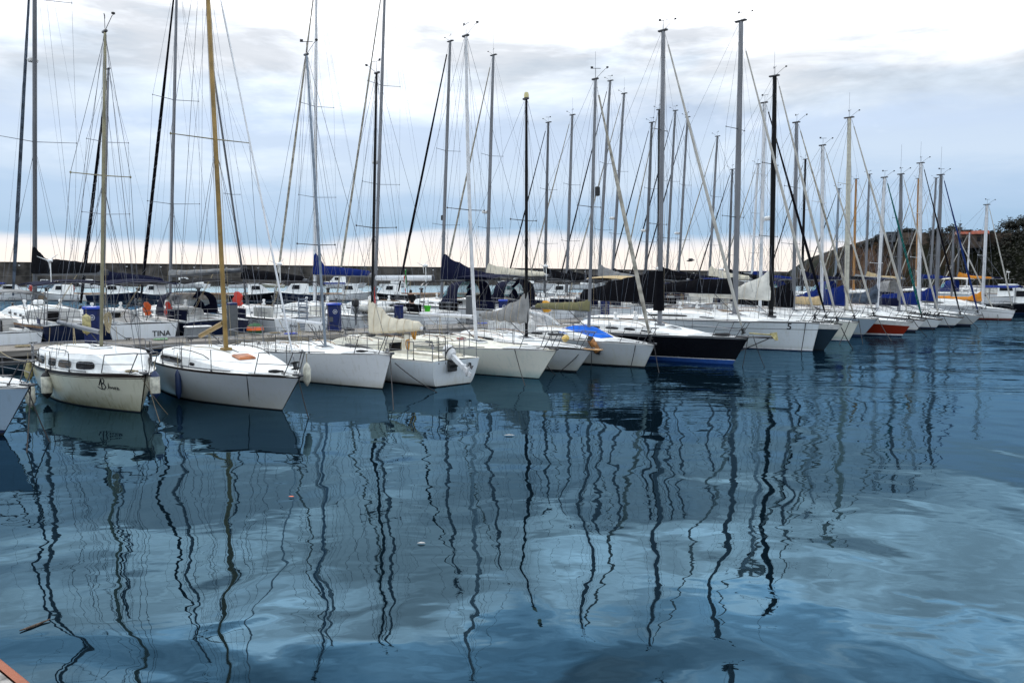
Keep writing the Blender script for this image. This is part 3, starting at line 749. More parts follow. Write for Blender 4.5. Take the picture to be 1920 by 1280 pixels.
# ------------------------------------------------------------------ water
wm_ = bpy.data.materials.new('harbour_water'); wm_.use_nodes = True
nt = wm_.node_tree; N = nt.nodes; Lk = nt.links; N.clear()
out = N.new('ShaderNodeOutputMaterial'); tc = N.new('ShaderNodeTexCoord')
def nz(sc, det, stretch=(1, 1, 1), dist=0., rot=0.):
    mp = N.new('ShaderNodeMapping'); mp.inputs['Scale'].default_value = stretch; mp.inputs['Rotation'].default_value = (0, 0, rot); Lk.new(tc.outputs['Object'], mp.inputs['Vector'])
    n = N.new('ShaderNodeTexNoise'); n.inputs['Scale'].default_value = sc; n.inputs['Detail'].default_value = det; n.inputs['Roughness'].default_value = .45; n.inputs['Distortion'].default_value = dist
    Lk.new(mp.outputs['Vector'], n.inputs['Vector']); return n.outputs['Fac']
def mth(op, a, b=None, c=None, clamp=False):
    n = N.new('ShaderNodeMath'); n.operation = op; n.use_clamp = clamp
    for i, x in enumerate((a, b, c)):
        if x is None: continue
        if isinstance(x, (int, float)): n.inputs[i].default_value = x
        else: Lk.new(x, n.inputs[i])
    return n.outputs[0]
def mrg(v, a, b):
    n = N.new('ShaderNodeMapRange'); n.interpolation_type = 'SMOOTHSTEP'; n.inputs['From Min'].default_value = a; n.inputs['From Max'].default_value = b; Lk.new(v, n.inputs['Value']); return n.outputs[0]
sp = N.new('ShaderNodeSeparateXYZ'); Lk.new(tc.outputs['Object'], sp.inputs[0])
big = nz(.12, 2)
breeze = mth('MULTIPLY', mrg(mth('MULTIPLY_ADD', big, 14., sp.outputs['X']), 5., 12.), mrg(mth('MULTIPLY_ADD', big, 8., sp.outputs['Y']), 19., 31.))
breeze = mth('MULTIPLY', breeze, mth('MULTIPLY_ADD', mrg(nz(.35, 2, (.35, 1, 1)), .35, .62), .8, .2))
h = mth('MULTIPLY', nz(.20, 1.5, (1, .8, 1), .4), .055)
h = mth('MULTIPLY_ADD', nz(.42, 1.2, (1, .8, 1), .6, .5), .062, h)
h = mth('MULTIPLY_ADD', nz(1.1, 2, (.8, 1, 1), .5), .0095, h)
h = mth('MULTIPLY_ADD', nz(3.4, 2, (.7, 1, 1), .3), .0011, h)
h = mth('MULTIPLY_ADD', mth('MULTIPLY', nz(2.2, 3, (.38, 1.25, 1), .3), breeze), .032, h)
bp = N.new('ShaderNodeBump'); bp.inputs['Distance'].default_value = 1.0; bp.inputs['Strength'].default_value = 1.0; Lk.new(h, bp.inputs['Height'])
fr = N.new('ShaderNodeFresnel'); fr.inputs['IOR'].default_value = 1.34; Lk.new(bp.outputs[0], fr.inputs['Normal'])
gl = N.new('ShaderNodeBsdfGlossy'); gl.inputs['Roughness'].default_value = .012; Lk.new(bp.outputs[0], gl.inputs['Normal'])
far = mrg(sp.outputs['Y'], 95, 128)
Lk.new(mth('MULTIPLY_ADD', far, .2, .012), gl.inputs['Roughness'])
tint = N.new('ShaderNodeMix'); tint.data_type = 'RGBA'; tint.inputs['A'].default_value = (.39, .705, .94, 1); tint.inputs['B'].default_value = (.80, .95, 1, 1); Lk.new(far, tint.inputs['Factor']); Lk.new(tint.outputs['Result'], gl.inputs['Color'])  # gloss colour turns paler far out, painting in brighter sky reflection there
df = N.new('ShaderNodeBsdfDiffuse'); df.inputs['Color'].default_value = (.002, .006, .010, 1)
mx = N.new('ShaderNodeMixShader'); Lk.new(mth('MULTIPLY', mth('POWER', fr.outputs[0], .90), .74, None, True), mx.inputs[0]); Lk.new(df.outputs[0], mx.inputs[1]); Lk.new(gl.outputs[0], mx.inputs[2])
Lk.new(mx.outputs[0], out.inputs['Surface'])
m = MB(); m.face([(-900, -30, 0), (1500, -30, 0), (1500, 4000, 0), (-900, 4000, 0)]); m.face([(-4000, -30, 0), (-900, -30, 0), (-900, 4000, 0), (-4000, 4000, 0)])
o = m.build('water', wm_, None, False); o['kind'] = 'structure'; o['label'] = 'calm dark blue harbour water with soft ripples'

# ------------------------------------------------------------------ near quay, bottom left corner
CONC = mat('pale_concrete', (.46, .43, .40), .9, var=.35, scale=9, bump=.008, bscale=40)
RUST = mat('rusty_steel_edge', (.20, .055, .022), .75, var=.45, scale=3, bump=.006, bscale=30)
qz = 1.9
qa, qb = ground(0, 1229, qz), ground(66, 1282, qz); qi = ground(0, 1254, qz)
d = (qb - qa).normalized(); nrm = Vector((-d.y, d.x, 0));
if nrm.dot(qi - qa) < 0: nrm = -nrm
wd = (qi - qa).dot(nrm)
A0, B0 = qa - d * 14, qb + d * 9
m = MB(); n_ = 60
rings = []
for i in range(n_ + 1):
    p = A0.lerp(B0, i / n_)
    rings.append([tuple(p + nrm * k + Vector((0, 0, zz_))) for k, zz_ in ((.0, -2.2), (.0, -.012), (.012, .0), (wd, .0))])
m.loft(rings, 0, False); 
rim = m.build('quay_edging', RUST); rim['kind'] = 'structure'; rim['label'] = 'rusty steel edging of the near quay'
m = MB(); rings = []
for i in range(n_ + 1):
    p = A0.lerp(B0, i / n_); rings.append([tuple(p + nrm * (wd + k) + Vector((0, 0, zz_))) for k, zz_ in ((.0, -.02), (.004, -.006), (6, -.006), (6, -2.2))])
m.loft(rings, 0, False); q = m.build('quay', CONC); q['kind'] = 'structure'; q['label'] = 'pale concrete quay at the viewer'

# ------------------------------------------------------------------ pontoon
D2 = Vector((.76, .65, 0)).normalized(); N2 = Vector((.65, -.76, 0)).normalized(); S0 = Vector((-17.8, 38.7, 0))
PLANK = bpy.data.materials.new('weathered_planks'); PLANK.use_nodes = True
nt = PLANK.node_tree; N = nt.nodes; Lk = nt.links; p = N['Principled BSDF']; p.inputs['Roughness'].default_value = .8
tc = N.new('ShaderNodeTexCoord'); mp = N.new('ShaderNodeMapping'); mp.inputs['Scale'].default_value = (7, 0.01, 1); Lk.new(tc.outputs['Object'], mp.inputs[0])
wv = N.new('ShaderNodeTexWave'); wv.inputs['Scale'].default_value = 1.0; wv.inputs['Distortion'].default_value = .0; Lk.new(mp.outputs[0], wv.inputs[0])
n1 = N.new('ShaderNodeTexNoise'); n1.inputs['Scale'].default_value = 3; n1.inputs['Detail'].default_value = 6; Lk.new(tc.outputs['Object'], n1.inputs[0])
rp = N.new('ShaderNodeValToRGB'); rp.color_ramp.elements[0].position = .02; rp.color_ramp.elements[0].color = (.01, .01, .01, 1); rp.color_ramp.elements[1].position = .12; rp.color_ramp.elements[1].color = (1, 1, 1, 1); Lk.new(wv.outputs['Fac'], rp.inputs[0])
r2_ = N.new('ShaderNodeValToRGB'); r2_.color_ramp.elements[0].color = (.12, .105, .09, 1); r2_.color_ramp.elements[1].color = (.36, .33, .29, 1); Lk.new(n1.outputs['Fac'], r2_.inputs[0])
mx = N.new('ShaderNodeMix'); mx.data_type = 'RGBA'; mx.blend_type = 'MULTIPLY'; mx.inputs['Factor'].default_value = 1; Lk.new(rp.outputs[0], mx.inputs['A']); Lk.new(r2_.outputs[0], mx.inputs['B']); Lk.new(mx.outputs['Result'], p.inputs['Base Color'])
PT = empty('pontoon', 'long grey planked floating pontoon between the two rows of boats', 'pontoon', S0 + N2 * 2.9, math.atan2(D2.y, D2.x))
pl0, pl1 = -16, 130
m = MB(); m.box(((pl0 + pl1) / 2, 0, .55), (pl1 - pl0, 3.0, .06), 0); m.build('deck_planks', PLANK, PT)
clt = None
for i in range(56):
    x = pl0 + 1.5 + i * 1.9; y = 1.3 if i % 2 else -1.3
    if clt is None:
        m = MB(); m.tube([(-.16, 0, .09), (.16, 0, .09)], .022, 6); m.tube([(-.06, 0, 0), (-.06, 0, .09)], .02, 6); m.tube([(.06, 0, 0), (.06, 0, .09)], .02, 6); clt = m.build('dock_cleat', STEELD, PT); clt.location = (x, y, .58)
    else: dup(clt, PT, (x, y, .58))
m = MB()
for sgn in (-1, 1): m.box(((pl0 + pl1) / 2, sgn * 1.56, .47), (pl1 - pl0, .1, .26), 0, bev=.02)
m.build('fender_rail', mat('grey_timber', (.19, .17, .15), .85, var=.3, scale=2, stretch=(.3, 3, 3)), PT)
fl = None
for i in range(18):
    x = pl0 + 4 + i * 8.2
    if fl is None: m = MB(); m.box((0, 0, .16), (5.6, 2.5, .6), 0, bev=.05); fl = m.build('float', mat('float_concrete', (.10, .10, .10), .9), PT); fl.location = (x, 0, 0)
    else: dup(fl, PT, (x, 0, 0))
PW = lambda x, y=0., z=.58: Vector((PT.location.x + D2.x * x - D2.y * y, PT.location.y + D2.y * x + D2.x * y, z))
def pont_x(u, y=0.):
    """distance along the pontoon that shows at pixel column u"""
    rx = ray(u, 600)[0]; a = PW(0, y); return (rx * a.y - a.x) / (D2.x - rx * D2.y)
def pedestal(u, label, body, lid, w=.5, h=1.5, y=0., num=None, cyl=False):
    o = empty('service_pedestal', label, 'pedestal', PW(pont_x(u, y), y), math.atan2(D2.y, D2.x) - R(40), 'water and power pedestals on the pontoon')
    m = MB()
    if cyl: m.lathe([(w * .5, 0), (w * .5, h * .92), (w * .46, h)], 18)
    else: m.box((0, 0, h * .45), (w, w * .7, h * .9), bev=.04)
    bd = m.build('pedestal_body', body, o)
    m = MB()
    if cyl: m.lathe([(w * .52, h * .95), (w * .52, h), (w * .3, h + .05), (0, h + .06)], 18)
    else: m.box((0, 0, h * .93), (w * 1.12, w * .82, h * .09), bev=.035)
    m.build('pedestal_lid', lid, o)
    if not cyl:
        m = MB(); m.box((-w * .18, -w * .36, h * .42), (w * .3, .03, h * .16), bev=.01); m.build('socket_cover', PLG, o)
    if num:
        m = MB(); k = 24; c = (w * .14, h * .68)
        m.tube([(c[0] + .11 * math.cos(2 * math.pi * j / k), -w * .36, c[1] + .11 * math.sin(2 * math.pi * j / k)) for j in range(k + 1)], .011, 4)
        vs, fs = textpts(num, .13); b0 = len(m.v); mxw_ = max(v[0] for v in vs)
        m.v += [(c[0] - mxw_ / 2 + x, -w * .36 - .008, c[1] - .045 + y_) for x, y_, z_ in vs]; m.f += [tuple(b0 + i for i in f) for f in fs]; m.m += [0] * len(fs)
        m.build('number_badge', INKW, o, False)
    return o
pedestal(174, 'dark blue dock pedestal with a round white 25 badge and bright blue lid', PLB, PLBL, .62, 1.65, y=.6, num='25')
pedestal(436, 'tall round grey dock pedestal in front of the open blue sprayhood', PLG, PLB, .5, 1.6, y=.9, cyl=True)
pedestal(627, 'dark blue dock pedestal beside the slanting silver mast', PLB, PLBL, .66, 1.55, y=.4, num='24')
pedestal(748, 'square blue dock pedestal left of the green bucket', PLB, PLB, .5, 1.3, y=1.2)
pedestal(881, 'round dark grey dock pedestal behind the white slanting mast', PLG, PLG, .5, 1.7, y=.7, cyl=True)
pedestal(943, 'blue dock pedestal under the grey sail cover', PLB, PLBL, .55, 1.5, y=.6, num='23')
pedestal(1134, 'small blue dock pedestal behind the blue tarpaulin', PLB, PLBL, .6, 1.5, y=.6)
fender(PW(pont_x(162, -.2), -.2, 1.45), 'algae stained fender tied to the blue 25 pedestal', FENY, .8, .17, line=.5, group='fenders hung from the boats')

# ------------------------------------------------------------------ far quay, breakwater, hill
STONE = mat('quay_stone', (.16, .12, .085), .9, var=.35, scale=.8, bump=.03, bscale=3)
QTOP = mat('quay_timber_edge', (.36, .22, .13), .85, var=.3, scale=.6)
m = MB(); m.box((-40, 124, .42), (300, 6, 1.0), 0, bev=.04); q = m.build('far_quay', STONE); tag(q, 'low stone quay with timber edge beyond the moored boats', 'quay')
m = MB(); m.box((-40, 121.2, .86), (300, .5, .3), 0, bev=.05); e = m.build('timber_edge', QTOP, q)
bol = None
BU = [-30, 35, 88, 92, 232, 259, 300, 372, 421, 470, 615, 645, 705, 790, 878, 1046]
for i, u in enumerate(BU):
    if abs(u - 90) < 5 and u == 92: continue
    p = at(u, 545, 122.5); lab = 'black iron mooring bollard on the low stone quay against the pale water'
    if bol is None:
        o = empty('bollard', lab, 'bollard', (p.x, p.y, .92), 0, 'bollards on the far quay')
        m = MB(); m.lathe([(.34, 0), (.22, .08), (.2, .5), (.33, .62), (.33, .78), (.12, .84)], 14); c = m.build('bollard_post', AFB, o); bol = (o, c)
    else:
        o = bol[0].copy(); COL.objects.link(o); o.location = (p.x, p.y, .92); c = bol[1].copy(); COL.objects.link(c); c.parent = o
RH = mat('hydrant_red', (.35, .02, .012), .5)
for u in (58, 136):
    p = at(u, 545, 122.8); o = empty('hydrant', 'red fire hydrant post standing on the far quay, ' + ('beside the thick grey mast' if u < 90 else 'left of the bronze mast'), 'hydrant', (p.x, p.y, .92), 0, 'red hydrants on the far quay')
    m = MB(); m.lathe([(.3, 0), (.3, .1), (.2, .14), (.2, .9), (.27, .95), (.22, 1.15), (.0, 1.25)], 14); m.build('hydrant_body', RH, o)
    m = MB(); m.lathe([(.1, -.36), (.1, .36)], 10, c=(0, 0, .7), ax=(1, 0, 0)); m.build('hydrant_outlet', RH, o)
# breakwater
BW = mat('breakwater_concrete', (.075, .066, .058), .95, var=.4, scale=.25, bump=.05, bscale=1.2)
BR = mat('breakwater_rock', (.035, .032, .03), .95, var=.5, scale=.4)
pts = [(-600, 235), (-190, 265), (0, 330), (190, 420)]
bwr = None; m = MB(); rings = []
for i in range(61):
    t = i / 60 * 3; k = min(2, int(t)); x = lerp(pts[k][0], pts[k + 1][0], t - k); y = lerp(pts[k][1], pts[k + 1][1], t - k)
    hgt = lerp(10.2, 5.3, i / 60)
    rings.append([(x, y, -1), (x, y, hgt * .42), (x, y + 1.6, hgt * .44), (x, y + 1.8, hgt - .35), (x - .1, y + 1.5, hgt - .35), (x - .1, y + 1.5, hgt), (x, y + 5, hgt), (x, y + 9, -1)])
m.loft(rings, 0, False, True, True); b = m.build('breakwater', BW); tag(b, 'long dark concrete breakwater wall closing the harbour behind the masts', 'breakwater')
lampm = mat('bulkhead_lamp', (.8, .8, .78), .4)
lo = None
for i in range(26):
    x = -168 + i * 10.5; y = lerp(265, 330, (x + 190) / 190) if x < 0 else lerp(330, 420, x / 190); hgt = lerp(10.2, 5.3, ((x + 190) / 190 + 1) / 3 if x < 0 else (x / 190 + 2) / 3)
    if lo is None: m = MB(); m.lathe([(.0, -.18), (.3, -.1), (.3, .1), (0, .18)], 10); lo = m.build('bulkhead_lamp', lampm, b); lo.location = (x, y + 1.4, hgt - 1.2)
    else: dup(lo, b, (x, y + 1.4, hgt - 1.2))
for (u, v, Y, nm) in ((1476, 522, 300, 0),):
    p = at(u, v, Y); m = MB(); m.box((0, 0, 0), (34, 6, 3.6), 0, bev=.4); m.box((-4, 0, 2.6), (8, 5, 1.8), 0, bev=.3)
    o = m.build('pier_head', BR); o.location = (p.x, p.y, 1.2); tag(o, 'dark pier head at the harbour mouth right of the black mast', 'pier')
# small boats lying under the breakwater
def small_boat(u, Y, hdg, L, label, col=W, cab=True, blue=False, v=None, name='motor_boat', group='small motor boats lying under the breakwater'):
    p = at(u, 540, Y); o = empty(name, label, 'motorboat', (p.x, p.y, 0), hdg, group)
    H = Hull(L, L * .34, L * .17, L * .12, L * .11, L * .14, ov=.05, bs=.85)
    m = MB(); ts = [i / 14 for i in range(15)]
    for side in (-1, 1):
        rings = [[H.pt(t, z, side) for z in (H.sheer(t), H.sheer(t) * .9, H.sheer(t) * .5, .1, -.2)] for t in ts]
        if side == 1: rings = rings[::-1]
        m.loft(rings, 0, False, mats=lambda i, j: (1, 0, 0, 2)[j])
    m.face([H.pt(0, H.sheer(0), -1), H.pt(0, H.sheer(0), 1), H.pt(0, -.2, 1), H.pt(0, -.2, -1)])
    m.build('hull', [col, GREYS, AFN], o)
    m = MB(); m.loft([[H.deck(t, f) - Vector((0, 0, .03 + (.3 if t < .42 and abs(f) < .8 else 0))) for f in (-1, -.8, -.78, 0, .78, .8, 1)] for t in ts], 0, False); m.build('deck', DECK, o)
    if cab:
        z0 = H.sheer(.5); w_ = L * .12; x0, x1 = -L * .12, L * .2; hh = L * .16
        m = MB(); sec = lambda x, k, q: [(x, -w_ * q, z0 - .05), (x, -w_ * .9 * q, z0 + hh * k), (x, w_ * .9 * q, z0 + hh * k), (x, w_ * q, z0 - .05)]
        m.loft([sec(x0, 1, 1), sec(lerp(x0, x1, .6), 1.02, .98), sec(x1, .35, .8), sec(x1 + L * .1, .05, .5)], 0, False, mats=lambda i, j: 1 if i == 1 and j == 1 else 0); m.face(sec(x0, 1, 1)); c = m.build('cabin', [DECK, GLASS], o, ang=25)
        for side in (-1, 1):
            m = MB(); m.face([(x0 + .2, side * (w_ * .965 + .02), z0 + hh * .45), (lerp(x0, x1, .55), side * (w_ * .95 + .02), z0 + hh * .45), (lerp(x0, x1, .5), side * (w_ * .91 + .02), z0 + hh * .88), (x0 + .2, side * (w_ * .92 + .02), z0 + hh * .88)]); m.build('cabin_window', GLASS, c, False)
    if blue:
        m = MB(); z0 = H.sheer(.2) + L * .2; m.loft([[(x, -L * .14, z0 - .1), (x, -L * .1, z0 + .05), (x, 0, z0 + .12), (x, L * .1, z0 + .05), (x, L * .14, z0 - .1)] for x in (-L * .46, -L * .3, -L * .08)], 0, False); bc = m.build('awning', CBLUE, o)
        m = MB()
        for x in (-L * .44, -L * .1):
            for s_ in (-1, 1): m.tube([(x, s_ * L * .13, H.sheer(.2)), (x, s_ * L * .13, z0)], .03, 5)
        m.build('awning_frame', STEEL, bc)
    return H
SB = [(165, 236, 2.6, 9, 'small white motor boat beneath the breakwater left of the bronze mast', W, 1, 0), (85, 238, .4, 9, 'small pale blue boat beneath the breakwater right of the thick grey mast', PALEB, 1, 0),
      (345, 244, .5, 11, 'white motor boat beneath the breakwater just right of the silver mast', W, 1, 0), (372, 246, 2.4, 10, 'white motor boat with low cabin above the open blue sprayhood', W, 1, 0),
      (458, 246, .3, 9, 'flat white open boat beneath the breakwater right of the gold mast', W, 0, 0), (510, 250, 2.8, 8, 'open wooden boat beneath the breakwater, third right of the gold mast', CREAM, 0, 0),
      (636, 240, 2.7, 12, 'white cabin cruiser beneath the breakwater under the blue sail cover', W, 1, 0), (662, 247, .4, 9, 'low white boat beneath the breakwater beside the white cabin cruiser', W, 0, 0),
      (742, 255, .6, 10, 'white boat with blue awning beneath the breakwater by the green flag', W, 1, 1), (985, 200, 2.9, 15, 'white motor yacht with long dark windows beyond the low quay', W, 1, 0),
      (1100, 215, .3, 11, 'motor boat with blue awning seen under the arched tan bimini', W, 1, 1), (1175, 230, 2.7, 12, 'white motor boat beneath the breakwater behind the black sail cover', W, 1, 0),
      (1340, 260, .5, 12, 'white motor boat at the harbour mouth left of the thick grey mast', W, 1, 0), (1395, 250, 2.8, 16, 'tall white motor yacht with blue canvas at the harbour mouth', W, 1, 1)]
for (u, Y, a, L_, lab, c, cb, bl) in SB: small_boat(u, Y, a, L_, lab, c, cb, bl)

# headland
ROCK = bpy.data.materials.new('headland_rock'); ROCK.use_nodes = True
nt = ROCK.node_tree; N = nt.nodes; Lk = nt.links; p = N['Principled BSDF']; p.inputs['Roughness'].default_value = .95; p.inputs['Specular IOR Level'].default_value = .1
tc = N.new('ShaderNodeTexCoord')
n1 = N.new('ShaderNodeTexNoise'); n1.inputs['Scale'].default_value = .11; n1.inputs['Detail'].default_value = 9; n1.inputs['Roughness'].default_value = .7; Lk.new(tc.outputs['Object'], n1.inputs[0])
n2 = N.new('ShaderNodeTexNoise'); n2.inputs['Scale'].default_value = .05; n2.inputs['Detail'].default_value = 8; n2.inputs['Roughness'].default_value = .65; Lk.new(tc.outputs['Object'], n2.inputs[0])
ra = N.new('ShaderNodeValToRGB'); ra.color_ramp.elements[0].position = .36; ra.color_ramp.elements[0].color = (.010, .008, .006, 1); ra.color_ramp.elements[1].position = .72; ra.color_ramp.elements[1].color = (.13, .078, .047, 1)
q = ra.color_ramp.elements.new(.52); q.color = (.042, .024, .015, 1); Lk.new(n1.outputs['Fac'], ra.inputs[0])
rb = N.new('ShaderNodeValToRGB'); rb.color_ramp.elements[0].position = .5; rb.color_ramp.elements[0].color = (0, 0, 0, 1); rb.color_ramp.elements[1].position = .6; rb.color_ramp.elements[1].color = (1, 1, 1, 1); Lk.new(n2.outputs['Fac'], rb.inputs[0])
sp = N.new('ShaderNodeSeparateXYZ'); Lk.new(tc.outputs['Object'], sp.inputs[0])
mr = N.new('ShaderNodeMapRange'); mr.inputs['From Min'].default_value = 106; mr.inputs['From Max'].default_value = 120; Lk.new(sp.outputs['X'], mr.inputs['Value'])
mm_ = N.new('ShaderNodeMath'); mm_.operation = 'MAXIMUM'; Lk.new(rb.outputs[0], mm_.inputs[0]); Lk.new(mr.outputs[0], mm_.inputs[1])
mx = N.new('ShaderNodeMix'); mx.data_type = 'RGBA'; mx.inputs['B'].default_value = (.010, .012, .006, 1); Lk.new(mm_.outputs[0], mx.inputs['Factor']); Lk.new(ra.outputs[0], mx.inputs['A']); Lk.new(mx.outputs['Result'], p.inputs['Base Color'])
bp = N.new('ShaderNodeBump'); bp.inputs['Distance'].default_value = 1.5; Lk.new(n1.outputs['Fac'], bp.inputs['Height']); Lk.new(bp.outputs[0], p.inputs['Normal'])
from mathutils import noise
HP = [(1535, 541, 268), (1545, 512, 264), (1560, 490, 258), (1580, 475, 252), (1600, 463, 246), (1640, 452, 238), (1672, 443, 230), (1690, 437, 226), (1760, 437, 214), (1830, 437, 206), (1890, 437, 200), (1925, 436, 196), (2050, 420, 190), (2300, 400, 190)]
def hill_at(u):
    for a, b in zip(HP, HP[1:]):
        if u <= b[0]: t = (u - a[0]) / (b[0] - a[0]); return lerp(a[1], b[1], t), lerp(a[2], b[2], t)
    return HP[-1][1:]
m = MB(); rings = []; nu = 170
for i in range(nu + 1):
    u = lerp(1535, 2300, i / nu); v, Y = hill_at(u); top = at(u, v, Y); base = Vector((top.x - 3, Y - 6, -.5)); row = []
    for j in range(27):
        t = j / 26; p_ = Vector((lerp(base.x, top.x, t ** 1.3), lerp(base.y, Y + 6, t ** 1.5), lerp(-.5, top.z, t ** .9)))
        q = noise.fractal(Vector((p_.x * .11, p_.y * .11, p_.z * .16)), 1.0, 2.1, 6)
        amp_ = 3.2 * math.sin(math.pi * min(1, t * 1.0)) + (.5 if t > .95 else 0)
        row.append(p_ + Vector((q * .5 * amp_, -q * amp_, q * amp_ * .45)))
    row += [Vector((top.x + 3, Y + 20, top.z * 1.0 + .3)), Vector((top.x + 20, Y + 90, top.z * .9)), Vector((top.x + 30, Y + 160, -1))]
    rings.append(row)
m.loft(rings, 0, False); h_ = m.build('headland_hill', ROCK, None, True, 180); h_['kind'] = 'structure'; h_['label'] = 'dark brown rocky headland with scrub'
# scrub on the slope: leaf clumps nobody could count
SCR = mat('scrub_leaves', (.012, .013, .007), .9, var=.5, scale=.8); 
rnd = random.Random(3); m = MB()
for k in range(560):
    if k % 3 and k >= 170 and k % 5 < 3: continue
    u = rnd.uniform(1590, 1990) if k % 3 else rnd.uniform(1830, 2050); v, Y = hill_at(u); t = rnd.random() ** (.5 if u < 1790 else 1.0)
    if k < 170: t = 1.0
    top = at(u, v, Y); c = Vector((lerp(top.x - 3, top.x, t), lerp(Y - 8, Y + 4, t ** 1.5) - 1.2, lerp(-.2, top.z, t ** .9) + (.0 if t < 1 else .1)))
    s_ = rnd.uniform(.5, 1.5)
    for i in range(16):
        a = Vector((rnd.gauss(0, 1), rnd.gauss(0, 1), rnd.gauss(0, .7))) * s_ * .55; ax = Vector((rnd.uniform(-1, 1), rnd.uniform(-1, 1), rnd.uniform(-1, 1))).normalized(); bx = ax.orthogonal().normalized(); r_ = rnd.uniform(.2, .5)
        m.face([c + a + ax * r_, c + a + bx * r_ * .6, c + a - ax * r_, c + a - bx * r_ * .6])
sc = m.build('hillside_scrub', SCR, None, False); sc['kind'] = 'stuff'; sc['label'] = 'dark scrub growing over the headland'
BARK = mat('tree_bark', (.03, .022, .016), .9); LEAF = mat('pine_leaves', (.009, .011, .006), .9, var=.5, scale=.6)
def tree(u, v, Y, hgt, rad, label, sd):
    rnd = random.Random(sd); b_ = at(u, v, Y); o = empty('hill_tree', label, 'tree', b_, 0, 'dark trees on top of the headland')
    m = MB(); m.tube([(0, 0, -.5), (.1, 0, hgt * .3), (.05, .1, hgt * .62), (.1, 0, hgt * .85)], [.3, .24, .16, .05], 7)
    for i in range(5):
        a = i * 1.26 + rnd.random(); z0 = hgt * rnd.uniform(.3, .6); m.tube([(.06, 0, z0), (rad * .5 * math.cos(a), rad * .5 * math.sin(a), z0 + hgt * .14), (rad * .8 * math.cos(a), rad * .8 * math.sin(a), z0 + hgt * .2)], [.11, .08, .03], 5)
    m.build('trunk', BARK, o)
    m = MB()
    for c in range(34):
        a = rnd.uniform(0, 6.28); rr_ = rad * rnd.random() ** .6; cz = hgt * (.62 + .34 * rnd.uniform(-1, 1) * (1 - .45 * rr_ / rad)); cc = Vector((rr_ * math.cos(a), rr_ * math.sin(a), cz)); cs = rnd.uniform(.5, 1.1) * rad * .24
        for i in range(22):
            q = cc + Vector((rnd.gauss(0, 1), rnd.gauss(0, 1), rnd.gauss(0, .8))) * cs; ax = Vector((rnd.uniform(-1, 1), rnd.uniform(-1, 1), rnd.uniform(-1, 1))).normalized(); bx = ax.orthogonal().normalized(); r_ = rnd.uniform(.18, .42)
            m.face([q + ax * r_, q + bx * r_ * .5, q - ax * r_, q - bx * r_ * .5])
    m.build('crown', LEAF, o, False)
for i, (u, v, Y, hg, rd, lab) in enumerate([(1893, 440, 206, 3.4, 2.6, 'leftmost dark round tree of the high clump on the headland'), (1908, 438, 204, 4.0, 2.8, 'tallest dark tree of the high clump on the headland'), (1926, 438, 202, 4.8, 3.2, 'dark tree at the edge of the photograph on the headland'),
        (1757, 440, 216, 1.6, 1.5, 'small bush tree on the wall of the headland plateau'), (1788, 440, 214, 2.2, 1.7, 'larger dark tree left of the red roofed house'), (1702, 442, 226, 2.0, 2.2, 'dark tree beside the small grey hut on the headland'), (1658, 455, 236, 2.4, 2.6, 'low dark tree on the slope left of the small grey hut')]):
    tree(u, v, Y, hg, rd, lab, 20 + i)
# plateau wall, house, hut, tower
m = MB(); a, b_ = at(1694, 438, 224), at(1895, 439, 200)
m.loft([[(p_.x, p_.y - .4, p_.z - 3), (p_.x, p_.y - .4, p_.z + .25), (p_.x, p_.y + .4, p_.z + .25), (p_.x, p_.y + .4, p_.z - 3)] for p_ in (a, a.lerp(b_, .5), b_)], 0, True, True, True)
o = m.build('plateau_wall', mat('old_masonry', (.06, .042, .03), .95, var=.4, scale=.5, bump=.05, bscale=2)); tag(o, 'long low masonry wall along the top of the headland', 'wall')
p_ = at(1822, 440, 205); o = empty('red_roofed_house', 'small house with red tiled roof on top of the headland', 'house', (p_.x, p_.y, p_.z - 3.2), -.5)
m = MB(); m.box((0, 0, 1.6), (7, 5, 3.6), 0); m.build('wall', mat('dark_render', (.055, .038, .027), .9, var=.35, scale=.6), o)
m = MB(); m.loft([[(x, -2.9, 3.2), (x, 0, 4.2), (x, 2.9, 3.2), (x, 0, 3.1)] for x in (-3.8, 3.8)], 0, True, True, True); m.build('roof', mat('red_tiles', (.24, .05, .02), .85, var=.3, scale=2), o, False)
for x in (-2, 1.6): m = MB(); m.box((x, -2.53, 1.9), (.9, .08, 1.1)); m.build('window', GLASS, o)
p_ = at(1804, 439, 207); o = empty('brick_blockhouse', 'low brick blockhouse left of the red tiled roof', 'building', (p_.x, p_.y, p_.z - 2), -.5)
m = MB(); m.box((0, 0, 1.3), (3.6, 3, 3.0)); m.build('wall', mat('brick_wall', (.15, .065, .04), .9, var=.3, scale=1.5), o); m = MB(); m.box((0, 0, 2.9), (4, 3.4, .25)); m.build('roof', BR, o)
p_ = at(1671, 445, 229); o = empty('grey_hut', 'small grey hut at the left end of the headland plateau', 'hut', (p_.x, p_.y, p_.z - 1), -.4)
m = MB(); m.box((0, 0, 1), (2.2, 2, 2.6)); m.build('wall', mat('hut_grey', (.10, .11, .12), .9), o); m = MB(); m.box((0, 0, 2.4), (2.8, 2.5, .2)); m.build('roof', BR, o); m = MB(); m.box((-.3, -1.03, .9), (.8, .06, 1.4)); m.build('door', GLASS, o)
p_ = at(1686, 438, 226); o = empty('antenna_tower', 'slim lattice antenna tower on the headland', 'tower', (p_.x, p_.y, p_.z - .5))
m = MB(); hT = 6.9
for i in range(4): a = math.pi / 4 + i * math.pi / 2; m.tube([(.5 * math.cos(a), .5 * math.sin(a), 0), (.3 * math.cos(a), .3 * math.sin(a), hT)], .07, 4)
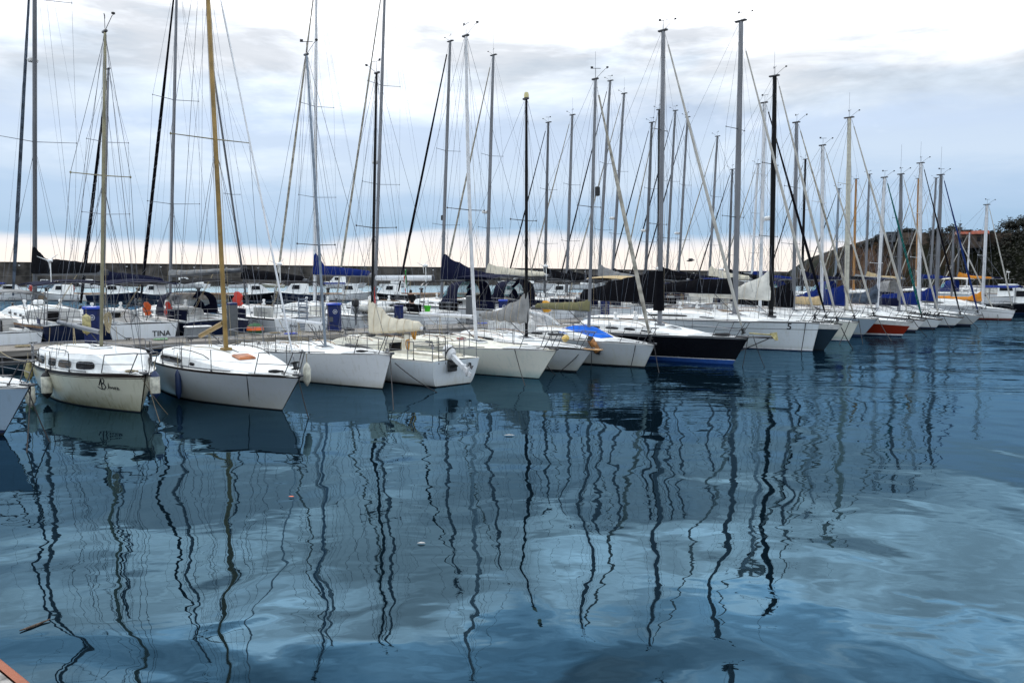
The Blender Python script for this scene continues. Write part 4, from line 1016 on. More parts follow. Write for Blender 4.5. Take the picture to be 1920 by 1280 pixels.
for k in range(9):
    z0, z1 = hT * k / 9, hT * (k + 1) / 9
    for i in range(4):
        a, b2_ = math.pi / 4 + i * math.pi / 2, math.pi / 4 + (i + 1) * math.pi / 2; r0, r1 = lerp(.5, .3, k / 9), lerp(.5, .3, (k + 1) / 9)
        m.tube([(r0 * math.cos(a), r0 * math.sin(a), z0), (r1 * math.cos(b2_), r1 * math.sin(b2_), z1)], .045, 4)
m.build('lattice', mat('tower_steel', (.09, .09, .10), .6), o)
m = MB(); m.box((-.4, -.4, hT * .92), (.3, .3, 1.5)); m.box((.4, -.4, hT * .8), (.3, .3, 1.5)); m.box((0, -.6, hT * .6), (.5, .3, .5)); m.build('antenna_panel', PLG, o)
p_ = at(1885, 541, 190); m = MB(); m.box((0, 0, 0), (40, 5, 1.8), bev=.1); o = m.build('shore_quay', CONC); o.location = (p_.x + 9, p_.y + 2, .4); tag(o, 'pale stone quay at the foot of the dark headland', 'quay')

for (u, Y, a, L_, lab, c, cb, bl) in [(20, 116, .4, 8, 'small boat with blue awning at the low stone quay left of the thick grey mast', W, 1, 1), (118, 115, 2.8, 8, 'small white boat at the low stone quay between the two red hydrants', W, 1, 0), (215, 116, .3, 8, 'small navy boat at the low stone quay right of the bronze mast', NAVY, 1, 0),
        (292, 115, 2.7, 8, 'small navy boat with blue awning at the low stone quay left of the silver mast', NAVY, 1, 1), (480, 116, .5, 8, 'small black boat at the low stone quay above the folded gangway', BLACKH, 1, 0), (560, 115, 2.8, 8.5, 'small navy boat at the low stone quay left of the blue sail cover', NAVY, 1, 0),
        (655, 116, .3, 8, 'small white boat with blue awning at the low stone quay left of the black mast', W, 1, 1), (735, 115, 2.7, 8, 'small black boat at the low stone quay behind the person in black', BLACKH, 1, 0), (955, 116, .4, 8, 'small navy boat at the low stone quay left of the black mast with yellow tip', NAVY, 1, 0), (1050, 115, 2.8, 8, 'small white boat at the low stone quay beside the arched tan bimini', W, 1, 0)]:
    small_boat(u, Y, a, L_, lab, c, cb, bl, group='small motor boats at the low stone quay')
# ------------------------------------------------------------------ near row, left to right
NR = 'sailing boats in the near row'; FRW = 'sailing boats on the far side of the pontoon'; FARR = 'distant sailing boats along the pontoon'
Z = boat('Z', 'pale blue sailing boat cut off by the left edge of the photograph', 7.0, 2.5, (1.2, 1.05, 1.0), hd=R(-25), wl=(6, 815), tip=(57, 724), top=PALEB, strake=WSTRAKE, sw=.05, boot=AFN, bz=(.05, .12), lod=0,
         cabin=dict(a=.3, b=.74, h=.38, win=[(.1, .5, .3, .7)]), group=NR)
A = boat('A', 'small cream sailing boat with five rounded dark windows and a brown rubbing strake', 7.2, 2.5, (1.05, .92, .9), wl=(264, 773), tip=(273, 702), top=CREAM, strake=STRAKE, sw=.085, cove=(.10, .022, STRAKE), deck=DECK,
         boot=AFB, bz=(-.02, .03), lod=0, ent=2.4, went=1.7, cw=.9, cabin=dict(side=.13, a=.12, b=.86, h=.47, slope=.86, win=[(.02, .13, .25, .9), (.16, .29, .25, .9), (.37, .50, .25, .9), (.55, .70, .25, .88), (.75, .87, .25, .85)], wood=True, hatch=.55, rail=STEELD),
         mast=dict(base=(190, 661), top=(197, 60), r=.062, mat=OLIVE, sp=[.555], spw=.78, spm=OLIVE, vane=True), boom=dict(v=623, L=4.1, rise=.03, mat=ALU, r=.055), group=NR)
strokes(A, [[(0, .12), (.05, .2), (.12, .3), (.1, .0)], [(.06, .22), (.12, .33), (.2, .36), (.24, .28), (.2, .2), (.11, .18)], [(.11, .18), (.22, .16), (.26, .08), (.2, 0), (.1, -.01), (0, .03), (-.06, .07)]], .815, .58, .85, w=.012)
strokes(A, [[(.30, 0), (.32, .01)], [(.36, .02), (.38, .2), (.36, .02), (.40, .09)], [(.43, .08), (.46, .02), (.50, .08), (.43, .08)], [(.53, .09), (.54, .02), (.58, .02), (.59, .09)], [(.63, .09), (.63, .01)], [(.68, .01), (.74, .06), (.68, .09), (.70, .0), (.78, .02)]], .815, .58, .85, w=.008)
B = boat('B', 'grey white sailing boat with gold mast and one long dark cabin window', 8.0, 2.75, (1.0, .95, .93), wl=(529, 769), tip=(563, 706), top=GREYW, strake=STRAKE, sw=.05, lod=0, boot=AFB, bz=(-.02, .03), ent=2.1, cw=.92,
         cabin=dict(side=.16, a=.2, b=.86, h=.41, slope=.32, win=[(.02, .36, .3, .85), (.46, .51, .35, .7)], wood=True, hatch=.62, hatchm=HATCHO, hatchg=HATCHO, rail=BLACKM),
         mast=dict(base=(424, 650), top=(390, 0), H=13.4, r=.085, mat=GOLD, sp=[.50], spw=1.15, spm=OLIVE), boom=dict(v=606, L=1.7, rise=-.28, mat=GOLD, r=.06), stay=dict(r=.028, mat=ALUW), group=NR)
C = boat('C', 'white flush decked racing boat with plain white hull and silver mast', 9.2, 2.9, (1.05, .95, .9), wl=(717, 729), tip=(735, 664), top=W, strake=WSTRAKE, sw=.03, lod=0, boot=AFB, bz=(-.02, .03), ent=2.0,
         cabin=dict(a=.34, b=.66, h=.2, slope=.2), mast=dict(base=(610, 632), top=(575, 103), r=.058, mat=ALUB, sp=[.36], spw=.72, spm=STEELD, ant=.0), boom=dict(v=608, L=2.7, mat=ALUW, r=.05), rails=True, push=True, group=NR)
Dd = boat('D', 'white sailing boat moored stern out with outboard motor and cream sail cover', 8.8, 2.7, (1.0, .85, .84), hd=R(134), stern=(850, 722), top=W2, strake=WSTRAKE, sw=.05, deck=DECKC, lod=0, boot=AFB, bz=(-.02, .03), bs=.72, td=.0, ov=.18,
          cabin=dict(a=.38, b=.82, h=.42, win=[(.08, .5, .3, .7)]), mast=dict(base=(697, 632), top=(706, 138), r=.066, mat=BLACKM, sp=[.42], spw=.85, spm=STEELD),
          boom=dict(v=622, L=3.0, rise=.09, mat=ALUW, cover=CCRM, h0=1.18, h1=.40, tall=.2, w=.17, under=.12, lumps=.03), group=NR)
E = boat('E', 'ivory hulled racing sailing boat with white mast and bare white boom', 10, 2.9, (1.05, .93, .9), wl=(1010, 710), tip=(1044, 656), top=IVORY, strake=WSTRAKE, sw=.04, deck=DECKC, lod=0, boot=AFB, bz=(-.02, .025),
         cabin=dict(a=.32, b=.72, h=.26, slope=.3, win=[(.2, .32, .3, .7)]), mast=dict(base=(893, 640), top=(874, 68), r=.078, mat=ALUW, sp=[.44], spw=.9, spm=STEELD, bend=.12), boom=dict(v=594, L=3.2, rise=.0, mat=ALUW, r=.06), group=NR)
Fb = boat('F', 'grey white sailing boat with black mast, grey sail cover and wooden bow plank', 9.4, 2.8, (1.1, .95, .9), wl=(1080, 697), tip=(1112, 655), top=GREYW, strake=STRAKE, sw=.045, lod=0, boot=AFB, bz=(0.02, .05),
          cabin=dict(a=.32, b=.76, h=.32, slope=.3, win=[(.1, .5, .3, .7)]), mast=dict(base=(987, 618), top=(987, 186), r=.07, mat=BLACKM, sp=[.50], spw=.7, cap=True, vane=False, spm=STEELD),
          boom=dict(v=598, L=2.6, rise=.03, mat=ALUD, cover=CGRY, h0=.95, h1=.22, tall=.28, w=.17, under=.22, lumps=.04), group=NR)
G = boat('G', 'grey white sailing boat with blue tarpaulin on deck and rusty fender', 9.6, 3.0, (1.15, 1.0, .95), wl=(1208, 689), tip=(1228, 646), top=GREYW, strake=WSTRAKE, sw=.05, lod=0, boot=AFB, bz=(0.02, .05),
         cabin=dict(a=.34, b=.80, h=.36, win=[(.08, .3, .3, .7), (.36, .58, .3, .7)]), mast=dict(base=(1104, 611), top=(1117, 149), r=.075, mat=ALU, sp=[.50], spw=.72, reflector=.56, ant=1.1),
         boom=dict(v=582, L=3.1, rise=.02, cover=COLV, h0=.42, h1=.24, w=.16, lumps=.03), stay=dict(r=.085, mat=CDIRT, frac=.97), hood=dict(a=.14, b=.44, h=.95, mat=cloth('pale_grey_canvas', (.55, .55, .54), .2), glass=SMOKE), group=NR)
Hh = boat('H', 'black hulled sailing yacht with blue waterline and anchor platform at the bow', 11.2, 3.5, (1.35, 1.1, 1.05), wl=(1374, 683), tip=(1403, 634), top=BLACKH, strake=GREYS, sw=.06, lod=0, boot=BTW, bz=(.17, .20), anti=AFBL, ent=2.2,
          cabin=dict(a=.30, b=.84, h=.42, slope=.35, win=[(.05, .2, .35, .7), (.25, .37, .35, .7), (.42, .52, .35, .7), (.57, .66, .35, .65)]),
          mast=dict(base=(1237, 600), top=(1244, 58), r=.105, mat=ALU, sp=[.35, .67], spw=.6, ant=.8, radar=None), boom=dict(v=567, L=4.6, rise=.02, cover=CBLK, h0=1.35, h1=.72, tall=.3, w=.16, under=.1, collar=1.35), stay=dict(r=.068, mat=CSAIL, frac=.985), group=NR)
I_ = boat('I', 'largest white sailing yacht with dark waterline band and grey cove line', 13.2, 4.0, (1.5, 1.3, 1.2), wl=(1523, 659), tip=(1537, 605), top=W2, strake=GREYS, sw=.05, cove=(.32, .03, GREYS), lod=0, boot=BTW, bz=(.04, .12), anti=AFN, ent=2.3,
          cabin=dict(a=.30, b=.84, h=.45, slope=.3, win=[(.05, .4, .4, .7), (.5, .62, .4, .65)]), mast=dict(base=(1378, 590), top=(1390, 40), r=.145, mat=ALU, sp=[.34, .64], spw=1.0, spm=STEELD),
          boom=dict(v=550, L=4.9, rise=.01, cover=CBLK, h0=.75, h1=.6, tall=.2, w=.2), stay=dict(r=.07, mat=CSAIL, frac=.93, spiral=False), group=NR)
J0 = boat('J0', 'white yacht with black furled genoa squeezed beside the slate blue yacht', 10, 3.0, (1.3, 1.1, 1.0), wl=(1545, 640), tip=(1557, 603), top=W, boot=AFN, lod=1, cabin=dict(a=.3, b=.8, h=.4, win=[(.1, .5, .3, .7)]),
          mast=dict(base=(1425, 575), top=(1434, 193), r=.10, mat=ALUW, sp=[.36, .66], radar=.45), boom=dict(v=560, L=3.4, cover=CBLK, h0=.7, h1=.4), stay=dict(r=.075, mat=CBLK), group=NR)
J = boat('J', 'slate blue sailing yacht with black mast and tall white sail cover', 11.5, 3.6, (1.4, 1.2, 1.1), wl=(1545, 656), tip=(1578, 609), top=SLATE, strake=WSTRAKE, sw=.22, lod=0, boot=SLATE, bz=(.02, .05),
         cabin=dict(a=.3, b=.8, h=.42, win=[(.05, .4, .35, .7)]), mast=dict(base=(1446, 575), top=(1453, 143), r=.125, mat=BLACKM, sp=[.34, .64], spw=.9, ant=1.9), boom=dict(v=561, L=4.9, cover=CWHT, h0=1.35, h1=.42, tall=.2, w=.2, under=.12, lumps=.03), stay=dict(r=.065, mat=CSAIL), group=NR)
K = boat('K', 'ivory sailing yacht with navy waterline right of the slate blue hull', 10.5, 3.3, (1.4, 1.2, 1.1), wl=(1592, 639), tip=(1610, 604), top=IVORY, strake=WSTRAKE, sw=.05, lod=1, boot=BTW, bz=(.02, .08), anti=AFN, cabin=dict(a=.3, b=.8, h=.42, win=[(.05, .4, .35, .7)]),
         mast=dict(base=(1488, 570), top=(1494, 230), r=.105, mat=ALU, sp=[.36, .66]), boom=dict(v=575, L=3.6, cover=CBLK, h0=1.3, h1=.6, tall=.45, w=.2), stay=dict(r=.065, mat=CDIRT), group=NR)
Lb = boat('L', 'pale grey blue sailing yacht immediately left of the red hull', 10.5, 3.3, (1.4, 1.2, 1.1), wl=(1617, 631), tip=(1646, 598), top=hullmat('grey_blue_gelcoat', (.30, .38, .46)), strake=WSTRAKE, sw=.05, lod=1, boot=AFN, anti=AFN, cabin=dict(a=.3, b=.8, h=.42, win=[(.05, .4, .35, .7)]),
          mast=dict(base=(1541, 565), top=(1543, 273), r=.10, mat=ALUW, sp=[.36, .66]), boom=dict(v=571, L=3.4, cover=CTAN, h0=.5, h1=.36, w=.2, lumps=.05), stay=dict(r=.06, mat=CSAIL), group=NR)
M = boat('M', 'red brown sailing boat with white band below deck and blue sail cover', 11, 3.4, (1.25, 1.1, 1.05), wl=(1690, 631), tip=(1712, 604), top=RED, strake=WSTRAKE, sw=.24, lod=1, boot=BTW, bz=(.07, .15), anti=AFN, cabin=dict(a=.3, b=.8, h=.42, win=[(.05, .4, .35, .7)]),
         mast=dict(base=(1587, 575), top=(1593, 221), r=.14, mat=mat('cream_spar', (.50, .48, .40), .4), sp=[.36, .66], ant=1.5), boom=dict(v=573, L=4.2, cover=CBLUE, h0=1.2, h1=.6, tall=.3, w=.22), stay=dict(r=.07, mat=CSAIL), group=NR)
N1 = boat('N1', 'white sailing boat with dark green furled genoa just right of the red hull', 9.5, 3.1, (1.25, 1.1, 1.0), wl=(1716, 622), tip=(1735, 600), top=W, strake=STRAKE, lod=1, boot=AFN, cabin=dict(a=.3, b=.8, h=.42, win=[(.05, .4, .35, .7)]),
          mast=dict(base=(1645, 565), top=(1659, 333), r=.105, mat=ALUW, sp=[.36, .66]), boom=dict(v=567, L=3.8, cover=CSTL, h0=1.2, h1=.5, w=.22), stay=dict(r=.075, mat=CGRN, spiral=True), group=NR)
N2b = boat('N2', 'pale hulled sailing boat with brown rubbing strake second right of the red hull', 10, 3.2, (1.25, 1.1, 1.0), wl=(1753, 617), tip=(1767, 599), top=W2, strake=STRAKE, lod=1, boot=AFN, cabin=dict(a=.3, b=.8, h=.42, win=[(.05, .4, .35, .7)]),
           mast=dict(base=(1686, 565), top=(1690, 327), r=.11, mat=ALU, sp=[.4, .68], ant=2.0), boom=dict(v=573, L=4.2, cover=CNAVY, h0=.5, h1=.42, w=.2), stay=dict(r=.06, mat=CSAIL), group=NR)
O_ = boat('O', 'white sailing boat with sail number lettering along its bow', 10.5, 3.3, (1.3, 1.1, 1.0), wl=(1787, 613), tip=(1807, 595), top=W2, strake=STRAKE, lod=1, boot=AFN, cabin=dict(a=.3, b=.8, h=.42, win=[(.05, .4, .35, .7)]),
          mast=dict(base=(1722, 585), top=(1727, 306), r=.125, mat=ALUW, sp=[.36, .66], ant=1.5), boom=dict(v=571, L=3.4, cover=CBLUE, h0=1.2, h1=.5, w=.22), stay=dict(r=.06, mat=CBLK), group=NR)
P_ = boat('P', 'grey white sailing boat with dark blue furled genoa and sharp raking bow', 10.5, 3.3, (1.3, 1.1, 1.0), wl=(1819, 611), tip=(1840, 592), top=GREYW, strake=WSTRAKE, lod=1, boot=AFN, cabin=dict(a=.3, b=.8, h=.42, win=[(.05, .4, .35, .7)]),
          mast=dict(base=(1755, 570), top=(1765, 328), r=.12, mat=ALU, sp=[.4, .68], ant=2.0), boom=dict(v=564, L=4, cover=CBLUE, h0=1.2, h1=.5, w=.22), stay=dict(r=.07, mat=CDBLU), group=NR)
Q = boat('Q', 'small white sailing boat with low mast, second from right end of the near row', 9, 3, (1.2, 1.0, .95), wl=(1852, 598), tip=(1869, 585), top=W2, strake=WSTRAKE, lod=1, boot=AFR, anti=AFR, cabin=dict(a=.3, b=.8, h=.42, win=[(.05, .4, .35, .7)]),
         mast=dict(base=(1784, 565), top=(1788, 430), r=.08, mat=ALU, sp=[.5]), boom=dict(v=562, L=3.4, cover=CORG, h0=.32, h1=.24, w=.15), stay=dict(r=.06, mat=CSAIL), group=NR)
Rr = boat('R', 'rightmost white sailing boat of the near row with orange sail cover', 10, 3.2, (1.3, 1.15, 1.05), wl=(1896, 600), tip=(1904, 582), top=W, strake=WSTRAKE, sw=.05, cove=(.25, .03, GREYS), lod=1, boot=AFR, anti=AFR, cabin=dict(a=.3, b=.8, h=.45, win=[(.05, .4, .35, .7)]),
          mast=dict(base=(1842, 572), top=(1851, 384), r=.12, mat=ALUW, sp=[.5]), boom=dict(v=564, L=4, cover=CORG, h0=.8, h1=.22, w=.15), stay=dict(r=.055, mat=CSAIL), group=NR)

# lettering and gear that belongs to single boats
hull_text(I_, '5', .42, .905, 1.02, name='bow_number')
hull_text(K, 'Nereide 2', .30, .80, .98)
hull_text(M, '( - 3907 D -', .30, .70, .95, name='sail_number')
hull_text(O_, '4 148 D', .48, .72, .72, name='sail_number'); hull_text(Rr, 'Stella 5', .34, .72, .85)
m = MB()
for sgn in (-1, 1): m.tube([(Hh.L / 2 - .5, sgn * .14, Hh.sheer(1) + .03), (Hh.L / 2 + .95, sgn * .1, Hh.sheer(1) + .09)], .025, 6)
m.box((Hh.L / 2 + .3, 0, Hh.sheer(1) + .06), (1.5, .24, .04)); m.tube([(Hh.L / 2 + .9, 0, Hh.sheer(1) + .05), (Hh.L / 2 - .55, 0, Hh.sheer(1) - .62)], .02, 6)
boat_part(Hh, m, 'anchor_platform', STEELD)
m = MB(); x = Hh.L / 2 + .95; z = Hh.sheer(1) + .2; m.tube([(x - .9, 0, z), (x + .1, 0, z - .02)], .03, 6); m.loft([[(x + .05, -.22, z + .06), (x + .25, 0, z + .1), (x + .05, .22, z + .06), (x + .0, 0, z - .05)], [(x + .25, -.12, z - .2), (x + .3, 0, z - .22), (x + .25, .12, z - .2), (x + .2, 0, z - .24)]], 0, True, True, True); boat_part(Hh, m, 'plough_anchor', FENY)
m = MB(); m.box((Fb.L / 2 - .05, 0, Fb.sheer(1) + .0), (.85, .3, .05), bev=.02); boat_part(Fb, m, 'bow_plank', mat('pale_varnished_plank', (.42, .22, .07), .4, var=.25, stretch=(1, 10, 1)))
m = MB(); rings = []
for i in range(9):
    t = lerp(.57, .76, i / 8); x = G.xd(t); z = G.ctop(x); w_ = .95 * G.half(t) * lerp(.7, .75, i / 8); k = .14 * math.sin(math.pi * min(1, i / 7.6)) ** .7
    rings.append([(x, -w_ + 2 * w_ * j / 8, z + .02 + k * (1 - (j / 4 - 1) ** 2) - .20 * (j / 4 - 1) ** 4 + .015 * math.sin(i * 2.3 + j * 1.9)) for j in range(9)])
m.loft(rings, 0, False); boat_part(G, m, 'deck_tarpaulin', CBRT)
# outboard of the stern out boat, tilted up
ob = bpy.data.objects.new('outboard_motor', None); COL.objects.link(ob); ob.parent = Dd.root; zs = Dd.zs
ob.location = (-Dd.L / 2 - .12, .25, zs + .12); ob.rotation_euler = (R(6), R(64), 0)
m = MB(); m.lathe([(.02, .52), (.13, .5), (.19, .40), (.2, .2), (.17, .08), (.12, .02)], 16, c=(0, 0, 0)); c = m.build('cowling', mat('white_cowling', (.70, .70, .70), .3), ob); c.scale = (1.25, .85, 1)
m = MB(); m.lathe([(.205, .16), (.205, .21)], 16); c2_ = m.build('cowling_stripe', RUBBER, ob); c2_.scale = (1.25, .85, 1)
m = MB(); m.loft([[(.06 * s1 * k + ofs, .045 * s2 * k, zz_) for s1, s2 in ((-1, -1), (1, -1), (1, 1), (-1, 1))] for zz_, k, ofs in ((.05, 1.3, 0), (-.3, 1.2, 0), (-.62, 1.0, .0), (-.64, 1.5, -.02), (-.68, 1.5, -.02), (-.7, 1.0, 0), (-.86, 1.0, 0))], 0, True, True, True); m.build('leg', mat('white_cowling', (.7, .7, .7)), ob)
m = MB(); m.lathe([(.0, -.2), (.045, -.14), (.055, 0), (.05, .12), (.02, .16)], 10, c=(0, 0, -.9), ax=(1, 0, 0)); m.box((0.02, 0, -1.0), (.14, .02, .2)); m.build('gearcase', mat('white_cowling', (.7, .7, .7)), ob)
m = MB()
for i in range(3):
    a = 2 * math.pi * i / 3; u_ = Vector((0, math.cos(a), math.sin(a))); v_ = Vector((.05, -math.sin(a) * .06, math.cos(a) * .06)); o_ = Vector((-.2, 0, -.9)); m.face([o_ + u_ * .03 - v_ * .3, o_ + u_ * .11 - v_, o_ + u_ * .13 + v_, o_ + u_ * .03 + v_ * .3])
m.build('propeller', STEELD, ob, False)
m = MB(); m.box((.2, 0, -.05), (.1, .28, .34), bev=.02); m.tube([(.1, 0, .1), (.55, -.1, .2)], .02, 6); m.build('clamp_bracket', RUBBER, ob)
m = MB()
for yy in (.45, .72):
    m.tube([(-Dd.L / 2 + .02, yy, zs - .1), (-Dd.L / 2 + .02, yy, zs + .75), (-Dd.L / 2 + .3, yy, zs + .8)], .016, 6)
for zz_ in (.1, .32, .54): m.tube([(-Dd.L / 2 + .02, .45, zs + zz_), (-Dd.L / 2 + .02, .72, zs + zz_)], .016, 6)
boat_part(Dd, m, 'boarding_ladder', STEELD)
m = MB(); m.box((-Dd.L / 2 - .06, -.5, zs - .22), (.1, .08, .2), bev=.02); m.box((-Dd.L / 2 - .08, .25, zs - .2), (.1, .34, .3), bev=.02); boat_part(Dd, m, 'motor_bracket', RUBBER)
rnd = random.Random(5)
def coil(name, label, p, r, mt, turns=5, rad=.014, up=True, grp='coiled ropes', hang=0.):
    m = MB(); pts = []
    for i in range(turns * 14):
        a = i / 14 * 2 * math.pi; k = r * (1 + .18 * math.sin(i * .37) + .07 * math.sin(i * 1.3))
        if up: pts.append((k * .42 * math.cos(a) + .03 * math.sin(i * .23), .04 * math.sin(i * .9), k * 1.9 * math.sin(a) - hang))
        else: pts.append((k * math.cos(a), k * math.sin(a), .02 + .012 * (i / 14) * .8 + .01 * math.sin(i)))
    m.tube(pts, rad, 5); o = m.build(name, mt); o.location = p; return tag(o, label, 'rope coil', grp)
coil('rope_coil', 'orange rope coil hanging from the rail below the cream sail cover', on_boat(Dd, 776, -.4, zs + .75), .13, ROPEY, 6, .016)
coil('rope_coil', 'second orange rope bundle dangling at the stern beside the black ladder', on_boat(Dd, 764, -.2, zs + .3), .09, ROPEY, 5, .014)
coil('rope_coil', 'black rope lying coiled on the foredeck of the gold masted boat', B.deck(.86, -.15) and B.world(B.deck(.87, -.2)), .16, ROPEB, 3, .014, False)
coil('rope_coil', 'black rope lying on the foredeck of the white racing boat', C.world(C.deck(.85, -.25)), .16, ROPEB, 3, .013, False)
coil('rope_coil', 'tan rope wound at the bronze mast in front of the blue 25 pedestal', A.world((0.9, 0, A.ctop(.9) + .75)), .13, ROPET, 5, .02)
coil('rope_coil', 'red rope lying on the cabin of the ivory racing boat', E.world((E.L * .05, -.35, E.ctop(E.L * .05) + .02)), .14, ROPER, 4, .014, False)
coil('rope_coil', 'black rope and chain heap on the foredeck of the black yacht', Hh.world(Hh.deck(.9, -.15)), .28, ROPEB, 6, .022, False)
coil('rope_coil', 'tan rope coil on the foredeck of the cream boat', A.world(A.deck(.9, -.2)), .13, ROPET, 3, .014, False)

# fenders
def at_hull(H, t, z, side=-1, off=.12):
    p = H.pt(t, z, side); p.y += side * off; return H.world(p)
fender(at_hull(A, .45, .5), 'dirty white fender with black ends on the side of the cream boat', FENW, .66, .14, RUBBER, line=.55)
fender(at_hull(B, .47, .5, off=.1), 'slim navy blue fender on the side of the grey white boat', FENB, .72, .085, line=.5)
fender(at_hull(A, .035, .62), 'yellowed fender at the stern quarter of the cream boat', FENY, .5, .12, line=.3)
fender(ground(58, 765, .0) + Vector((0, 0, .36)), 'pale fender hanging just above the water between blue and cream boats', FENW, .55, .12, line=.6)
fender(A.world((A.L / 2 + .06, .2, .75)), 'white and navy fender squeezed behind the stem of the cream boat', FENW, .62, .12, FENB, line=.3)
fender(B.world((B.L / 2 - .55, .50, .95)), 'white fender at the bow rail of the gold masted boat', FENW, .5, .1, line=.3)
q = at_hull(G, .78, .82, off=.14); fender(q, 'rusty brown fender slung at an angle on the bow rail with blue tarpaulin behind', FENO, .75, .14, RUBBER, tilt=(.15, -.55), line=.3)
fender(Fb.world(Fb.deck(.80, .75) + Vector((0, 0, .2))), 'yellow fender lying on deck by the wooden bow plank', mat('yellow_fender', (.62, .42, .10), .5), .7, .13, tilt=(1.45, 0, ), line=.1)

# mooring lines of the near row
def wpt(u, v): return ground(u, v, -.02)
ML = [(A.world((A.L / 2 - .1, .05, 1.0)), (300, 792), 'tan mooring line from the stem of the cream boat into the water', ROPEW), (A.world((A.L / 2 - .05, -.1, .98)), (316, 778), 'second mooring rope from the cream boat running towards its grey neighbour', ROPEW),
      (B.world(B.deck(.82, -.98)), (469, 764), 'black line dropping down the side of the gold masted boat', ROPEB), (B.world((B.L / 2 - .1, 0, .95)), (579, 785), 'black mooring line from the stem of the gold masted boat', ROPEB),
      (C.world(C.deck(.985, .4)), (738, 770), 'black line dropping straight from the bow of the white racing boat', ROPEB), (C.world((C.L / 2, .1, .85)), (822, 737), 'black mooring line slanting right below the stern out boat', ROPEB),
      (E.world(E.deck(.86, -.98)), (985, 724), 'black line dropping down the ivory hull', ROPEB), (E.world(E.deck(.93, -.9)), (1042, 703), 'black mooring line slanting right from the ivory bow', ROPEB),
      (Fb.world((Fb.L / 2 - .3, -.1, .95)), (1048, 697), 'black line slanting left from the bow with the wooden plank', ROPEB), (Fb.world((Fb.L / 2 - .1, .05, .95)), (1108, 694), 'black line slanting right from the bow with the wooden plank', ROPEB),
      (G.world(G.deck(.93, -.9)), (1182, 690), 'black line slanting left from the bow behind the rusty fender', ROPEB), (G.world((G.L / 2 - .1, .05, 1.05)), (1236, 700), 'black mooring line from the bow left of the black yacht', ROPEB),
      (Hh.world((Hh.L / 2, 0, 1.2)), (1392, 688), 'black mooring line from the anchor platform nearest the black hull', ROPEB), (Hh.world((Hh.L / 2 + .2, 0, 1.2)), (1434, 689), 'black mooring line reaching furthest right from the anchor platform', ROPEB),
      (I_.world(I_.deck(.96, -1)), (1502, 661), 'black line down the bow of the largest white yacht', ROPEB), (J.world((J.L / 2, 0, 1.1)), (1600, 655), 'black mooring line from the slate blue bow', ROPEB),
      (K.world(K.deck(.96, -.9)), (1573, 646), 'black line straight down from the ivory yacht', ROPEB), (K.world((K.L / 2, 0, 1.2)), (1618, 645), 'black mooring line slanting right from the ivory yacht', ROPEB),
      (Lb.world((Lb.L / 2, 0, 1.1)), (1672, 640), 'black mooring line from the pale grey blue bow', ROPEB), (M.world((M.L / 2, 0, 1.)), (1738, 631), 'black mooring line from the red bow', ROPEB),
      (N1.world((N1.L / 2, 0, 1.)), (1752, 624), 'black mooring line from the boat with green furled sail', ROPEB), (N2b.world((N2b.L / 2, 0, 1.)), (1785, 620), 'black mooring line from the pale boat second right of the red hull', ROPEB),
      (O_.world((O_.L / 2, 0, 1.)), (1834, 615), 'black mooring line from the boat with lettered bow', ROPEB), (P_.world((P_.L / 2, 0, 1.)), (1853, 613), 'black mooring line from the boat with dark blue furled sail', ROPEB),
      (Q.world((Q.L / 2, 0, 1.)), (1872, 601), 'black mooring line from the small boat with pale furled sail', ROPEB), (Z.world((Z.L / 2 - .1, 0, 1.1)), (94, 830), 'black mooring line from the pale blue boat at the left edge', ROPEB), (Z.world((Z.L / 2 - .15, .1, 1.1)), (50, 850), 'black line dropping straight from the pale blue bow', ROPEB)]
for a, px_, lab, mt in ML: mooring(a, wpt(*px_), lab, mt, (.009 if mt is ROPEW else .014) if a.y < 36 else .02, .06)
# stern lines to the pontoon
for H_, lab in ((A, 'cream boat'), (B, 'gold masted boat'), (C, 'white racing boat'), (E, 'ivory racing boat'), (Fb, 'boat with wooden bow plank'), (G, 'boat with blue tarpaulin')):
    a = H_.world((-H_.L / 2 + .1, -.6, H_.zs + .1)); k = (a - PW(0)).dot(D2); mooring(a, PW(k, -1.3, .62), 'long stern line from the %s back to the pontoon' % lab, ROPET, .014, .25)
mooring(Dd.world((Dd.L / 2 - .2, 0, 1.0)), PW((Dd.world((Dd.L / 2, 0, 0)) - PW(0)).dot(D2), -1.3, .62), 'bow line from the stern out boat to the pontoon', ROPET, .014, .15)

# ------------------------------------------------------------------ far side of the pontoon
h2x, h2y = math.cos(HD2), math.sin(HD2)
def row2(key, label, u, vb, mtop, m_, L, B, f, grp=FRW, t=None, S=0., **k):
    mm = k.get('mast'); rx = ray(u, vb)[0]; off = S
    if t is None:
        sx, sy = S0.x + h2x * off, S0.y + h2y * off
        t = (rx * (sy + m_ * h2y) - sx - m_ * h2x) / (D2.x - rx * D2.y)
    st = S0 + D2 * t + Vector((h2x, h2y, 0)) * off
    if mm: mm["base"] = (u, vb); mm["top"] = mtop; mm['s'] = m_ - L / 2
    k.setdefault('ov', .1)
    return boat(key, label, L, B, f, hd=HD2, pos=(st.x + h2x * L / 2, st.y + h2y * L / 2), group=grp, **k)
WIN = [(.05, .18, .35, .7), (.25, .36, .35, .7), (.44, .55, .35, .7)]
a0 = row2('a0', 'white sailing boat with grey bimini left of the thick grey mast', -30, 580, None, 6, 9.5, 3.2, (1.2, 1.05, 1.0), top=W, cabin=dict(a=.36, b=.8, h=.45, win=[(.05, .5, .3, .7)]), bimini=dict(a=.02, b=.3, z=1.75, mat=CGRY), lod=0, dodger=CBLUE)
